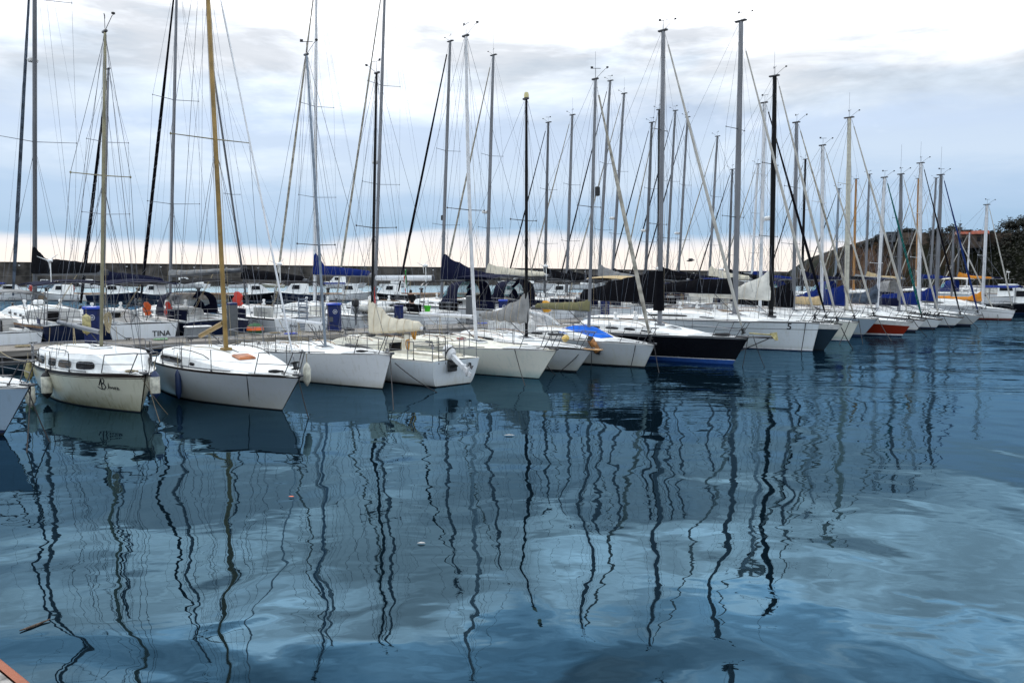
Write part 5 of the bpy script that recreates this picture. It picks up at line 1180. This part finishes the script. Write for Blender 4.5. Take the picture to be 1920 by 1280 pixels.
a1 = row2('a1', 'navy hulled yacht with thick grey mast and black sail cover, far left', 65, 560, (65, 0), 8.4, 14, 4.2, (1.6, 1.35, 1.25), top=NAVY, strake=TEAK, sw=.1, lod=0, cabin=dict(a=.34, b=.82, h=.5, win=[(.08, .16, .4, .75), (.24, .34, .4, .75), (.42, .52, .4, .75)]),
          mast=dict(H=23.5, r=.15, mat=ALUD, sp=[.40, .74], spw=1.9, spm=STEELD, radar=.60), boom=dict(v=511, L=5.6, yaw=-.36, rise=.0, mat=ALUD, r=.13, cover=CBLK, h0=1.35, h1=.62, tall=.1, w=.25, under=.12), stay=dict(r=.10, mat=CSTL, frac=.96),
          bimini=dict(a=.0, b=.22, z=1.9, mat=CNAVY), raft=True, arch=True)
tn = row2('tn', 'white yacht with open transom lettered TINA and large black wheel', 196, 560, (203, 130), 6.5, 11, 3.7, (1.45, 1.25, 1.2), top=W, lod=0, boot=AFN, bz=(.1, .32), anti=AFN, bs=.86, t=0.0, cabin=dict(a=.40, b=.84, h=.42, win=WIN),
          mast=dict(r=.09, mat=ALU, sp=[.4, .7], vane=False), boom=dict(v=530, L=4.9, yaw=-.34, rise=.0, mat=ALUD, r=.08, cover=CNAVY, h0=.7, h1=.45, w=.22), wheel=dict(r=.55, y=-.15, z=.35), bimini=dict(a=.0, b=.25, z=2.0, mat=CNAVY), stay=dict(r=.10, mat=CBLK, spiral=True))
x = -11 / 2
def transom_text(H, txt, size, y, z, name='lettering', m=INK, dx=-.012):
    vs, fs = textpts(txt, size); mb = MB(); mb.v = [(H.xw(0) + (H.xd(0) - H.xw(0)) * (z + b) / H.sheer(0) + dx, y - a, z + b) for a, b, c in vs]; mb.f = fs; mb.m = [0] * len(fs); return mb.build(name, m, H.root, False)
transom_text(tn, 'TINA', .38, -.35, .58, 'name_lettering')
m = MB(); m.box((tn.xw(0) + .03, .42, .74), (.14, .78, .62)); boat_part(tn, m, 'opening_shade_panel', mat('painted_cockpit_shade', (.35, .34, .31), .6))  # solid panel on the closed transom, coloured as the shade of an open cockpit
m = MB(); m.box((tn.xw(0) - .03, .42, .46), (.1, .74, .1)); boat_part(tn, m, 'teak_step', TEAK)
for yy, zz_ in ((-.2, .98), (-.2, .62)): m = MB(); m.box((tn.xw(0) + .0, yy + .12, zz_), (.08, .09, .12), bev=.01); boat_part(tn, m, 'hinge', RUBBER)
m = MB(); m.box((tn.xw(0) + .0, -1.2, 1.0), (.08, .26, .16), bev=.02); boat_part(tn, m, 'stern_vent', RUBBER)
c1 = row2('c1', 'navy hulled yacht with open blue sprayhood and silver mast', 318, 565, (331, 0), 6.8, 12, 3.8, (1.5, 1.3, 1.2), top=NAVY, strake=WSTRAKE, sw=.05, lod=0, bs=.84, cabin=dict(a=.40, b=.84, h=.42, win=WIN),
          mast=dict(H=20.5, r=.115, mat=ALU, sp=[.31, .62], spw=1.45, spm=STEELD), boom=dict(v=516, L=5.4, yaw=-.36, rise=.05, mat=ALUD, r=.10, cover=CGRY, h0=.3, h1=.16, w=.14), dodger=CNAVY, raft=True, stay=dict(r=.10, mat=CBLK, spiral=True), hood=dict(a=.3, b=.46, h=1.25, mat=CNAVY, glass=SMOKE), bimini=dict(a=.02, b=.24, z=2.0, mat=CBLK))
d1 = row2('d1', 'white yacht with small black lettering on its stern and grey folded gangway', 420, 565, (396, 105), 6.8, 11.5, 3.8, (1.45, 1.25, 1.2), top=W, lod=0, bs=.86, t=8.2, cabin=dict(a=.40, b=.84, h=.42, win=WIN), boot=AFN, dodger=CWHT, arch=True, mast=dict(r=.075, mat=ALUD, sp=[.45], spw=.5, vane=False), boom=dict(v=522, L=5.2, yaw=-.3, rise=-.02, mat=ALUD, r=.08, cover=CBLK, h0=.6, h1=.42, w=.22), shrouds=False, stay=dict(r=.0))
transom_text(d1, 'Brio', .26, .75, .72, 'name_lettering'); transom_text(d1, '5', .3, -.62, .55, 'stern_number')
m = MB()
for yy in (-.25, .25): m.box((d1.xw(0) - .32, yy + .05, 1.35), (.06, .05, 2.0))
for i in range(13): m.box((d1.xw(0) - .32, .05, .45 + i * .15), (.045, .46, .06))
g_ = boat_part(d1, m, 'folded_gangway', mat('gangway_grey', (.22, .25, .30), .5))
e1 = row2('e1', 'white yacht with blue striped sail cover and long side seen from the quarter', 590, 565, (593, 0), 7.6, 13.5, 4.0, (1.5, 1.3, 1.2), top=W, strake=STRAKE, sw=.05, cove=(.22, .03, AFN), lod=0, cabin=dict(a=.42, b=.82, h=.42, slope=.5, win=[(.1, .35, .3, .75)]),
          mast=dict(H=22.5, r=.13, mat=ALUW, sp=[.33, .61], spw=1.35, spm=STEELD), boom=dict(v=513, L=5.2, yaw=-.22, rise=-.02, mat=ALU, r=.1, cover=CBLUE, h0=1.35, h1=.42, tall=.1, w=.22, under=.12, lumps=.03), stay=dict(r=.085, mat=CDIRT))
f1 = row2('f1', 'white yacht with bare white boom behind the black mast', 703, 565, (721, 0), 7.6, 13, 4.0, (1.5, 1.3, 1.2), top=W, cove=(.22, .03, AFN), lod=0, cabin=dict(a=.42, b=.82, h=.42, win=WIN),
          mast=dict(H=24, r=.135, mat=ALU, sp=[.36, .66], spw=1.5, spm=STEELD, radar=.43), raft=True, dodger=CBLK, arch=True, boom=dict(v=521, L=6.4, rise=.0, mat=ALUW, r=.15), stay=dict(r=.085, mat=CDIRT))
m = MB(); m.loft([[(.12, .02, 0), (.1, -.02, 0)], [(-.2, .02, .0), (-.2, -.02, 0)]], 0, False)
vs, fs = textpts('VE 2600 D', .55)
g1 = row2('g1', 'yacht with tall navy sail cover, wide navy bimini and clear sprayhood', 828, 565, (844, 78), 8, 14, 4.2, (1.6, 1.35, 1.25), top=W, lod=1, cabin=dict(a=.42, b=.82, h=.42, win=WIN),
          mast=dict(r=.145, mat=ALU, sp=[.29, .58], spw=1.25, spm=STEELD, reflector=.32), boom=dict(v=523, L=6.2, rise=.0, mat=ALU, r=.1, cover=CNAVY, h0=1.8, h1=.65, tall=.26, w=.25), dodger=CNAVY, stay=dict(r=.10, mat=CBLK), hood=dict(a=.3, b=.46, h=1.7, mat=CNAVY, glass=CLEAR), bimini=dict(a=.02, b=.30, z=2.2, mat=CNAVY))
h1_ = row2('h1', 'yacht with cream sail cover right of the white slanting mast', 912, 565, (925, 104), 8, 14, 4.2, (1.6, 1.35, 1.25), top=W, lod=1, cabin=dict(a=.42, b=.82, h=.42, win=WIN),
           mast=dict(r=.15, mat=ALU, sp=[.29, .59], spw=1.25, spm=STEELD, radar=.36, ant=1.6), boom=dict(v=519, L=6.6, rise=.01, mat=ALU, r=.1, cover=CCRM, h0=1.0, h1=.5, tall=.2, w=.25), dodger=CNAVY, arch=True, plank=True, stay=dict(r=.085, mat=CDIRT), hood=dict(a=.3, b=.46, h=1.7, mat=CNAVY, glass=CLEAR), bimini=dict(a=.05, b=.28, z=2.0, mat=CBLK))
# the rest of that row, smaller with distance: u, vb, top, m, L, mast radius, spar, cover, stay material, label, extras
FR = [(1021, 560, (1028, 230), 7.2, 12.5, .11, ALUD, CBLK, CBLK, 'yacht with slim grey mast just right of the black mast with yellow tip', dict(bimini=dict(a=.02, b=.28, z=1.9, mat=CBLK))),
      (1062, 560, (1073, 216), 7.2, 12.5, .115, ALU, CBLK, CDIRT, 'yacht with arched tan bimini and pointed black sail cover', dict(bimini=dict(a=.0, b=.30, z=2.2, mat=CTAN), wheel=dict(r=.5))),
      (1121, 560, (1144, 152), 7.6, 13, .12, ALU, CGRY, CBLK, 'yacht with grey sail heap at the foot of its raked mast', dict(bimini=dict(a=.02, b=.28, z=2., mat=CBLK))),
      (1146, 560, (1170, 176), 7.6, 13, .12, ALU, CBLK, CDIRT, 'yacht with double radar domes low on its mast', dict(mastx=dict(radar=.39), hood=dict(a=.3, b=.46, h=1.6, mat=CBLK, glass=CLEAR))),
      (1209, 558, (1222, 230), 7, 12, .12, ALUD, CBLK, CBLK, 'yacht with short grey mast left of the black yacht\'s mast', dict(mastx=dict(radar=.38), hood=dict(a=.3, b=.46, h=1.6, mat=CNAVY, glass=CLEAR))),
      (1235, 558, (1236, 206), 7, 12, .13, BLACKM, CBLK, CDIRT, 'yacht with black mast directly behind the black yacht\'s silver mast', dict()),
      (1248, 558, (1266, 208), 7, 12, .11, ALU, CNAVY, CBLK, 'yacht with pale raked mast close right of the black yacht\'s mast', dict(bimini=dict(a=.02, b=.28, z=2., mat=CBLUE))),
      (1270, 558, (1289, 220), 7, 12, .11, ALU, CBLK, CBLK, 'yacht with raked mast and radar under the flying gull', dict(mastx=dict(radar=.35))),
      (1328, 556, (1345, 256), 7, 12, .11, ALU, CCRM, CDIRT, 'yacht with slim mast midway between the black yacht and the largest white one', dict(hood=dict(a=.3, b=.46, h=1.6, mat=CGRY, glass=SMOKE))),
      (1365, 556, (1373, 318), 6.5, 11, .11, ALUD, CBLK, CBLK, 'yacht with short mast just left of the thick grey mast', dict(bimini=dict(a=.02, b=.28, z=2., mat=CNAVY))),
      (1408, 556, (1421, 308), 6.5, 11, .11, ALUW, CBLUE, CDIRT, 'yacht with short white mast just right of the thick grey mast', dict(hood=dict(a=.3, b=.46, h=1.6, mat=CBLUE, glass=CLEAR))),
      (1503, 556, (1510, 299), 7, 12, .17, BLACKM, CNAVY, CBLK, 'distant yacht with dark mast right of the slate blue yacht\'s mast', dict(hood=dict(a=.3, b=.46, h=1.6, mat=CBLUE, glass=CLEAR))),
      (1565, 554, (1573, 354), 6.5, 11, .15, ALUB, CBLK, CBLK, 'distant yacht with short blue grey mast left of the red boat\'s mast', dict(bimini=dict(a=.02, b=.28, z=2., mat=CNAVY))),
      (1600, 554, (1605, 336), 7, 12, .17, ORWOOD, CGRY, CDIRT, 'distant yacht with orange wooden mast right of the red boat\'s mast', dict()),
      (1622, 552, (1630, 327), 7, 12, .17, ALU, CTAN, CDIRT, 'distant yacht with grey mast before the steep end of the headland', dict(hood=dict(a=.3, b=.46, h=1.6, mat=CGRY, glass=SMOKE))),
      (1718, 552, (1722, 335), 7, 12, .19, ORWOOD, CBLUE, CDIRT, 'distant yacht with orange wooden mast near the green furled sail', dict(bimini=dict(a=.02, b=.28, z=2., mat=CCRM))),
      (1743, 552, (1755, 334), 7, 12, .18, ALU, CBLUE, CSAIL, 'distant yacht with raked grey mast before the plateau wall', dict(hood=dict(a=.3, b=.46, h=1.6, mat=CBLUE, glass=CLEAR))),
      (1794, 552, (1800, 420), 6, 10, .14, ALUD, CORG, CSAIL, 'distant yacht with low grey mast and orange sail cover', dict()),
      (1812, 552, (1818, 436), 6, 10, .14, ALUW, CNAVY, CSAIL, 'distant yacht with low white mast below the red tiled roof', dict())]
for i, (u, vb, tp, m_, L_, r_, spar, cov, sm, lab, ex) in enumerate(FR):
    mx_ = ex.pop('mastx', {}); far = i > 10
    row2('fr%d' % i, lab, u, vb, tp, m_, L_, 3.7, (1.45, 1.25, 1.15), FARR if far else FRW, top=[W, W2, NAVY, W, GREYW, W, IVORY][i % 7], lod=2 if i > 4 else 1, cabin=dict(a=.40, b=.84, h=.45, win=WIN[:2] if i > 4 else WIN),
         mast=dict(r=r_ * (1.18 if i < 11 else .9), mat=spar, sp=[.31, .62], spw=1.1, spm=STEELD, ant=1.4 if i % 2 else 0, **mx_), boom=dict(z=3.2, L=4.6, rise=.0, mat=ALU, r=.09, cover=cov, h0=[1.0, .8, 1.3][i % 3] * (.7 if far else 1), h1=[.5, .4, .6][i % 3] * (.55 if far else 1), w=.24, tall=.2), stay=dict(r=.065 if i < 9 else .07, mat=sm), wheel=ex.pop('wheel', None), raft=(i % 3 == 0), arch=(i % 4 == 2), dodger=[CNAVY, None, CBLK, None, None, CWHT][i % 6], plank=(i % 2 == 0), **ex)
# motor cruisers at the right end
T1 = small_boat(1893, 96, R(-40), 9, 'white motor cruiser with dark windows behind the rightmost sailing boats', W, True, False, group='motor cruisers at the right end')
T2 = small_boat(1928, 76, R(-46), 8, 'black hulled motor boat cut off by the right edge of the photograph', BLACKH, True, True, group='motor cruisers at the right end')

# loose gear on the far boats and the pontoon
def draped(name, label, cat, p, mt, dims, group=None, rz=0.):
    o = empty(name, label, cat, p, rz, group); m = MB(); x, y, z_ = dims; rnd = random.Random(hash(label) % 1000 if False else len(label)); rings = []
    for i in range(7):
        t = i / 6; k = math.sin(math.pi * (.12 + .80 * t)) ** .6; rings.append([(x / 2 * k * (1 + .22 * math.sin(3 * j + 1.7 * i)) * math.cos(2 * math.pi * j / 12) + .05 * math.sin(i * 1.9), y / 2 * k * (1 + .2 * math.sin(2 * j + i)) * math.sin(2 * math.pi * j / 12), z_ * t) for j in range(12)])
    m.loft(rings, 0, True, True, True); m.build('fabric', mt, o); m = MB(); m.tube([(0, 0, z_ * .93), (0, .04, z_ * 1.25)], .012, 5); m.build('cord', ROPET, o); return o
draped('life_jacket_bag', 'bright red lifebuoy bag on the stern rail left of the grey gangway', 'lifebuoy bag', on_boat(d1, 446, 1.2, 1.75), PLR, (.55, .4, .85))
draped('life_jacket_bag', 'red lifesaving bag on the rail right of the letters TINA', 'lifebuoy bag', on_boat(tn, 275, -1.3, 1.45), PLO, (.4, .3, .7))
draped('life_jacket_bag', 'red rolled bag hanging beside the silver mast', 'lifebuoy bag', on_boat(c1, 315, 1.3, 1.2), PLR, (.35, .3, .95))
draped('yellow_bag', 'yellow buoy bag at the end of the olive sail cover', 'bag', on_boat(G, 1024, .2, 1.95), mat('yellow_cloth', (.75, .35, .02), .7), (.4, .35, .5))
PW_ = None
o = empty('bucket', 'bright green bucket standing on deck right of the square blue pedestal', 'bucket', on_boat(f1, 801, 1.0, 1.33)); m = MB(); m.lathe([(.17, 0), (.22, .34), (.23, .36), (.20, .34), (.16, .03)], 16); m.build('bucket_shell', PLGN, o); m = MB(); m.tube([(.22, 0, .34), (.14, .07, .5), (-.14, .07, .5), (-.22, 0, .34)], .012, 5); m.build('bucket_handle', STEEL, o)
o = empty('rubber_ring', 'orange and green striped float lying on the pontoon below the gangway', 'float', PW(pont_x(478, .6), .6, .60))
m = MB(); m.lathe([(.0, .0), (.3, .05), (.42, .22), (.38, .42), (.2, .55), (0, .58)], 18, mats=[0, 0, 1, 0, 0]); m.build('float_shell', [DGREEN, PLO], o)
m = MB(); m.tube([(-.2, 0, .5), (-.1, 0, .68), (.1, 0, .68), (.2, 0, .5)], .02, 5); m.build('float_handle', RUBBER, o)
# tender with outboard carried on the stern of the white yacht
o = empty('inflatable_dinghy', 'grey white inflatable dinghy hanging astern of the yacht with blue sail cover', 'dinghy', e1.world((-7.3, .2, 1.55)), HD2 + R(90))
m = MB(); m.tube([(-1.3, -.55, 0), (.6, -.55, .02), (1.15, -.35, .1), (1.35, 0, .16), (1.15, .35, .1), (.6, .55, .02), (-1.3, .55, 0)], [.16, .21, .21, .2, .21, .21, .16], 10); m.build('tubes', mat('dinghy_fabric', (.55, .54, .50), .6, var=.2), o)
m = MB(); m.box((-.1, 0, -.08), (2.2, .9, .06), bev=.02); m.box((-1.15, 0, .05), (.06, .9, .4)); m.build('floor', mat('dinghy_floor', (.3, .3, .3)), o)
o = empty('spare_outboard', 'black outboard motor clamped to the stern rail beside the inflatable dinghy', 'outboard motor', e1.world((-6.7, 1.6, 1.55)))
m = MB(); m.lathe([(.08, .0), (.2, .05), (.23, .22), (.2, .4), (.08, .48)], 12, c=(0, 0, .2)); m.build('cowling', RUBBER, o); m = MB(); m.tube([(0, 0, .2), (0, 0, -.5), (0, .02, -.8)], [.07, .06, .05], 8); m.lathe([(.02, -.16), (.06, 0), (.02, .16)], 8, c=(0, 0, -.82), ax=(0, 1, 0)); m.build('leg', PLG, o)
# sail number on a guard cloth
ta, tb = [e1.inv(on_boat(e1, u, 1.85, 1.5)).x for u in (700, 648)]; ta, tb = e1.tx(ta), e1.tx(tb)
gc = MB(); pts = [e1.deck(lerp(ta, tb, i / 12), .95) for i in range(13)]
gc.loft([[p + Vector((0, .0, .06)) for p in pts], [p + Vector((0, 0.01, .58)) for p in pts]], 0, False); cloth_ = gc.build('guard_cloth', cloth('grey_guard_cloth', (.55, .56, .58)), e1.root)
vs, fs = textpts('VE 2600 D', .42); mb = MB(); wd_ = max(v[0] for v in vs)
for a, b_, c in vs:
    t = lerp(lerp(tb, ta, .06), lerp(tb, ta, .94), a / wd_); p = e1.deck(t, .95); mb.v.append((p.x, p.y + .04, p.z + .16 + b_))
mb.f = fs; mb.m = [0] * len(fs); mb.build('sail_number', INK, cloth_, False)
# netting along the rail of the white racing boat
for side in (-1, 1):
    m = MB(); n_ = 34; P0 = [C.deck(lerp(.10, .62, i / n_), side * .95) for i in range(n_ + 1)]
    for i in range(n_):
        m.tube([P0[i] + Vector((0, 0, .04)), P0[i + 1] + Vector((0, 0, .30)), P0[i] + Vector((0, 0, .56))], .0035, 3); m.tube([P0[i + 1] + Vector((0, 0, .04)), P0[i] + Vector((0, 0, .30)), P0[i + 1] + Vector((0, 0, .56))], .0035, 3)
    m.build('rail_netting', ROPET, C.root)
# stern lines of the far row
for H_, lab in ((a0, 'boat with grey bimini'), (a1, 'navy yacht with thick mast'), (tn, 'yacht lettered TINA'), (c1, 'navy yacht with open sprayhood'), (d1, 'yacht with folded gangway'), (e1, 'yacht with blue sail cover'), (f1, 'yacht with bare white boom'), (g1, 'yacht with navy bimini')):
    for side, w_ in ((-1, 'right'), (1, 'left')):
        a = H_.world((-H_.L / 2 + .1, side * H_.half(0) * .8, H_.zs)); k = (a - PW(0)).dot(D2) + side * -.4; mooring(a, PW(k, 1.2, .62), '%s stern line of the %s to the pontoon' % (w_, lab), ROPET if side > 0 else ROPEB, .013, .12)
# hoses and cables left on the pontoon
for u, y, lab, mt, r_ in ((300, .2, 'green water hose coiled on the planks right of TINA', ROPEG, .26), (545, -.3, 'blue hose coiled on the planks below the silver mast', PLBL, .28), (515, .7, 'tan rope coiled on the planks by the striped float', ROPET, .22), (655, .3, 'black cable coiled on the planks right of the blue 24 pedestal', ROPEB, .24), (700, -.6, 'green rope heap on the planks behind the cream sail cover', ROPEG, .22), (40, .1, 'tan rope coil on the planks at the far left', ROPET, .24), (905, .2, 'blue hose coiled on the planks under the grey sail cover', PLBL, .25)):
    coil('hose_coil', lab, PW(pont_x(u, y), y, .59), r_, mt, 5, .02, False, 'hoses and ropes on the pontoon')
o = empty('dock_box', 'grey white dock box on the planks left of the gold mast', 'dock box', PW(pont_x(370, .5), .5), math.atan2(D2.y, D2.x)); m = MB(); m.box((0, 0, .26), (1.1, .55, .5), bev=.04); m.build('box_body', GREYS, o); m = MB(); m.box((0, 0, .54), (1.16, .6, .08), bev=.03); m.build('box_lid', PLW, o)
o = empty('dock_box', 'white dock box on the planks right of the striped float', 'dock box', PW(pont_x(590, .8), .8), math.atan2(D2.y, D2.x)); m = MB(); m.box((0, 0, .22), (.9, .5, .42), bev=.04); m.build('box_body', PLW, o); m = MB(); m.box((0, 0, .46), (.95, .55, .07), bev=.03); m.build('box_lid', PLW, o)
# flags
def flag(p, label, cols, hgt=1.6, rz=0., grp='flags on the sterns'):
    o = empty('flag', label, 'flag', p, rz, grp); m = MB(); m.tube([(0, 0, 0), (.25, 0, hgt)], .02, 6); m.build('flagstaff', STEELD, o)
    m = MB(); n = len(cols); rings = []
    for i in range(n * 4 + 1):
        t = i / (n * 4); rings.append([(.25 - .06 + .22 * t - .0 * z_, .08 * math.sin(t * 9 + z_ * 3), hgt - .05 - z_ - .55 * t) for z_ in (0, .25, .5, .75, 1.0)])
    m.loft(rings, 0, False, mats=lambda i, j: i // 4); m.build('flag_cloth', cols, o); return o
flag(on_boat(f1, 766, 1.3, 1.5), 'green white and red flag hanging over the bare white boom', [FLAGG, PLW, FLAGR], 2.5, HD2)
flag(on_boat(e1, 707, 1.0, 1.7), 'small red flag hanging just right of the black mast', [FLAGR], 1.3, HD2)
# gull
o = empty('gull', 'dark gull flying between the masts above the black yacht', 'bird', at(1294, 489, 60)); m = MB()
m.tube([(-.28, 0, -.01), (-.2, 0, 0), (-.05, 0, .02), (.12, 0, .03), (.22, 0, .05), (.28, 0, .05), (.34, 0, .03)], [.01, .045, .085, .08, .05, .045, .008], 10)
GUL = mat('gull_plumage', (.05, .05, .055), .8)
for s_ in (-1, 1):
    m.loft([[(.1 - k * .0, s_ * y_, z_ + .02), (.1 - wdt * .5, s_ * y_, z_ + .035), (.1 - wdt, s_ * y_, z_), (.1 - wdt * .5, s_ * y_, z_ - .005)] for y_, z_, wdt, k in ((.03, .03, .2, 0), (.25, .16, .19, 0), (.5, .13, .13, 0), (.72, .02, .03, 0))], 0, True, True, True)
m.face([(-.26, -.03, 0), (-.26, .03, 0), (-.42, .09, 0), (-.42, -.09, 0)])
m.build('body', GUL, o)
# floating litter
def floaty(name, label, cat, u, v, mb, mt): ob_ = mb.build(name, mt); ob_.location = ground(u, v, .01); tag(ob_, label, cat); return ob_
p1, p2 = ground(37, 1184, .0), ground(94, 1163, .0)
m = MB(); d_ = p2 - p1; m.tube([(0, 0, .008), tuple(d_ * .3 + Vector((.004, .006, .004))), tuple(d_ * .7 + Vector((-.004, .004, .004))), tuple(d_ + Vector((0, 0, .012)))], [.006, .013, .012, .006], 8)
o = m.build('floating_stick', mat('driftwood', (.11, .08, .06), .9, var=.3, scale=20)); o.location = p1 + Vector((0, 0, .006)); tag(o, 'thin brown stick floating on the water near the rusty quay edge', 'stick')
def leaf(L_, w_): 
    m = MB(); m.loft([[(x_ * L_, -w_ * k, .004 + .3 * k * w_), (x_ * L_, 0, .004), (x_ * L_, w_ * k, .004 + .3 * k * w_)] for x_, k in ((-.5, .05), (-.25, .8), (0, 1), (.3, .7), (.5, .05))], 0, False); return m
floaty('floating_leaf', 'white feather floating in front of the black mast reflection', 'feather', 955, 816, leaf(.24, .045), mat('grey_feather', (.42, .41, .40), .7))
floaty('floating_leaf', 'small pale leaf floating left of centre among mast reflections', 'leaf', 790, 1018, leaf(.11, .028), mat('grey_feather', (.42, .41, .40), .7))
floaty('floating_leaf', 'tiny orange leaf floating below the gold masted boat', 'leaf', 546, 931, leaf(.09, .025), PLO)

# person in black in the cockpit of the yacht with the bare boom
SKIN = mat('skin', (.42, .24, .17), .6, spec=.3); HAIR = mat('dark_hair', (.012, .010, .008), .8); JACK = cloth('black_jacket', (.009, .009, .011)); TROU = cloth('dark_brown_trousers', (.03, .018, .013))
pp_ = on_boat(f1, 772, .35, .86)
man = empty('person', 'person in black jacket and dark trousers standing in the cockpit beside the green bucket', 'person', pp_, R(118))
def skinned(name, verts, edges, rad, m, root=0):
    me = bpy.data.meshes.new(name); me.from_pydata(verts, edges, []); me.materials.append(m)
    o = bpy.data.objects.new(name, me); COL.objects.link(o); o.parent = man
    sk = o.modifiers.new('Skin', 'SKIN'); sk.use_smooth_shade = True
    for i, r in enumerate(rad):
        r = r if isinstance(r, tuple) else (r, r); me.skin_vertices[0].data[i].radius = r
    me.skin_vertices[0].data[root].use_root = True
    ss = o.modifiers.new('Subdivision', 'SUBSURF'); ss.levels = 1; ss.render_levels = 1
    return o
# facing +x, leaning forward a little, both forearms reaching ahead
V = [(0, 0, .92), (.03, 0, 1.10), (.09, 0, 1.30), (.13, 0, 1.44), (.16, 0, 1.52), (.19, 0, 1.60), (.20, 0, 1.69)]; E_ = [(i, i + 1) for i in range(6)]; Rd = [(.15, .11), (.145, .11), (.16, .11), (.10, .08), .055, (.075, .088), (.06, .075)]
V += [(.285, 0, 1.60)]; E_ += [(5, 7)]; Rd += [.014]
for s_ in (-1, 1):
    b0 = len(V); V += [(0, s_ * .10, .86), (.03, s_ * .11, .48), (-.01, s_ * .12, .09), (.13, s_ * .14, .04)]; E_ += [(0, b0), (b0, b0 + 1), (b0 + 1, b0 + 2), (b0 + 2, b0 + 3)]; Rd += [.09, .06, .042, .035]
    b0 = len(V); V += [(.12, s_ * .19, 1.40), (.13, s_ * .24, 1.12), (.33, s_ * .21, 1.02), (.40, s_ * .20, 1.01)]; E_ += [(3, b0), (b0, b0 + 1), (b0 + 1, b0 + 2), (b0 + 2, b0 + 3)]; Rd += [.058, .045, .033, (.04, .022)]
    for f_ in range(4): c0 = len(V); yy = s_ * (.17 + .02 * f_); V += [(.45, yy, 1.005), (.475 + .006 * (f_ % 3), yy, .98)]; E_ += [(b0 + 3, c0), (c0, c0 + 1)]; Rd += [.0095, .008]
    c0 = len(V); V += [(.41, s_ * .155, 1.0), (.44, s_ * .145, .985)]; E_ += [(b0 + 3, c0), (c0, c0 + 1)]; Rd += [.010, .009]
skinned('body', V, E_, Rd, SKIN)
skinned('jacket', [(0, 0, .84), (.03, 0, 1.08), (.085, 0, 1.28), (.13, 0, 1.45)] + [q for s_ in (-1, 1) for q in ((.12, s_ * .19, 1.40), (.13, s_ * .245, 1.12), (.32, s_ * .212, 1.022))], [(0, 1), (1, 2), (2, 3), (3, 4), (4, 5), (5, 6), (3, 7), (7, 8), (8, 9)], [(.175, .13), (.165, .13), (.18, .13), (.115, .095), .078, .064, .05, .078, .064, .05], JACK)
skinned('trousers', [(0, 0, .94)] + [q for s_ in (-1, 1) for q in ((0, s_ * .10, .84), (.03, s_ * .11, .48), (-.01, s_ * .12, .10))], [(0, 1), (1, 2), (2, 3), (0, 4), (4, 5), (5, 6)], [(.16, .12), .105, .078, .065, .105, .078, .065], TROU)
m = MB(); m.lathe([(.098, -.06), (.103, .0), (.092, .06), (.055, .10), (0, .112)], 14, c=(.175, 0, 1.665), ax=(-.25, 0, 1)); m.build('hair', HAIR, man)
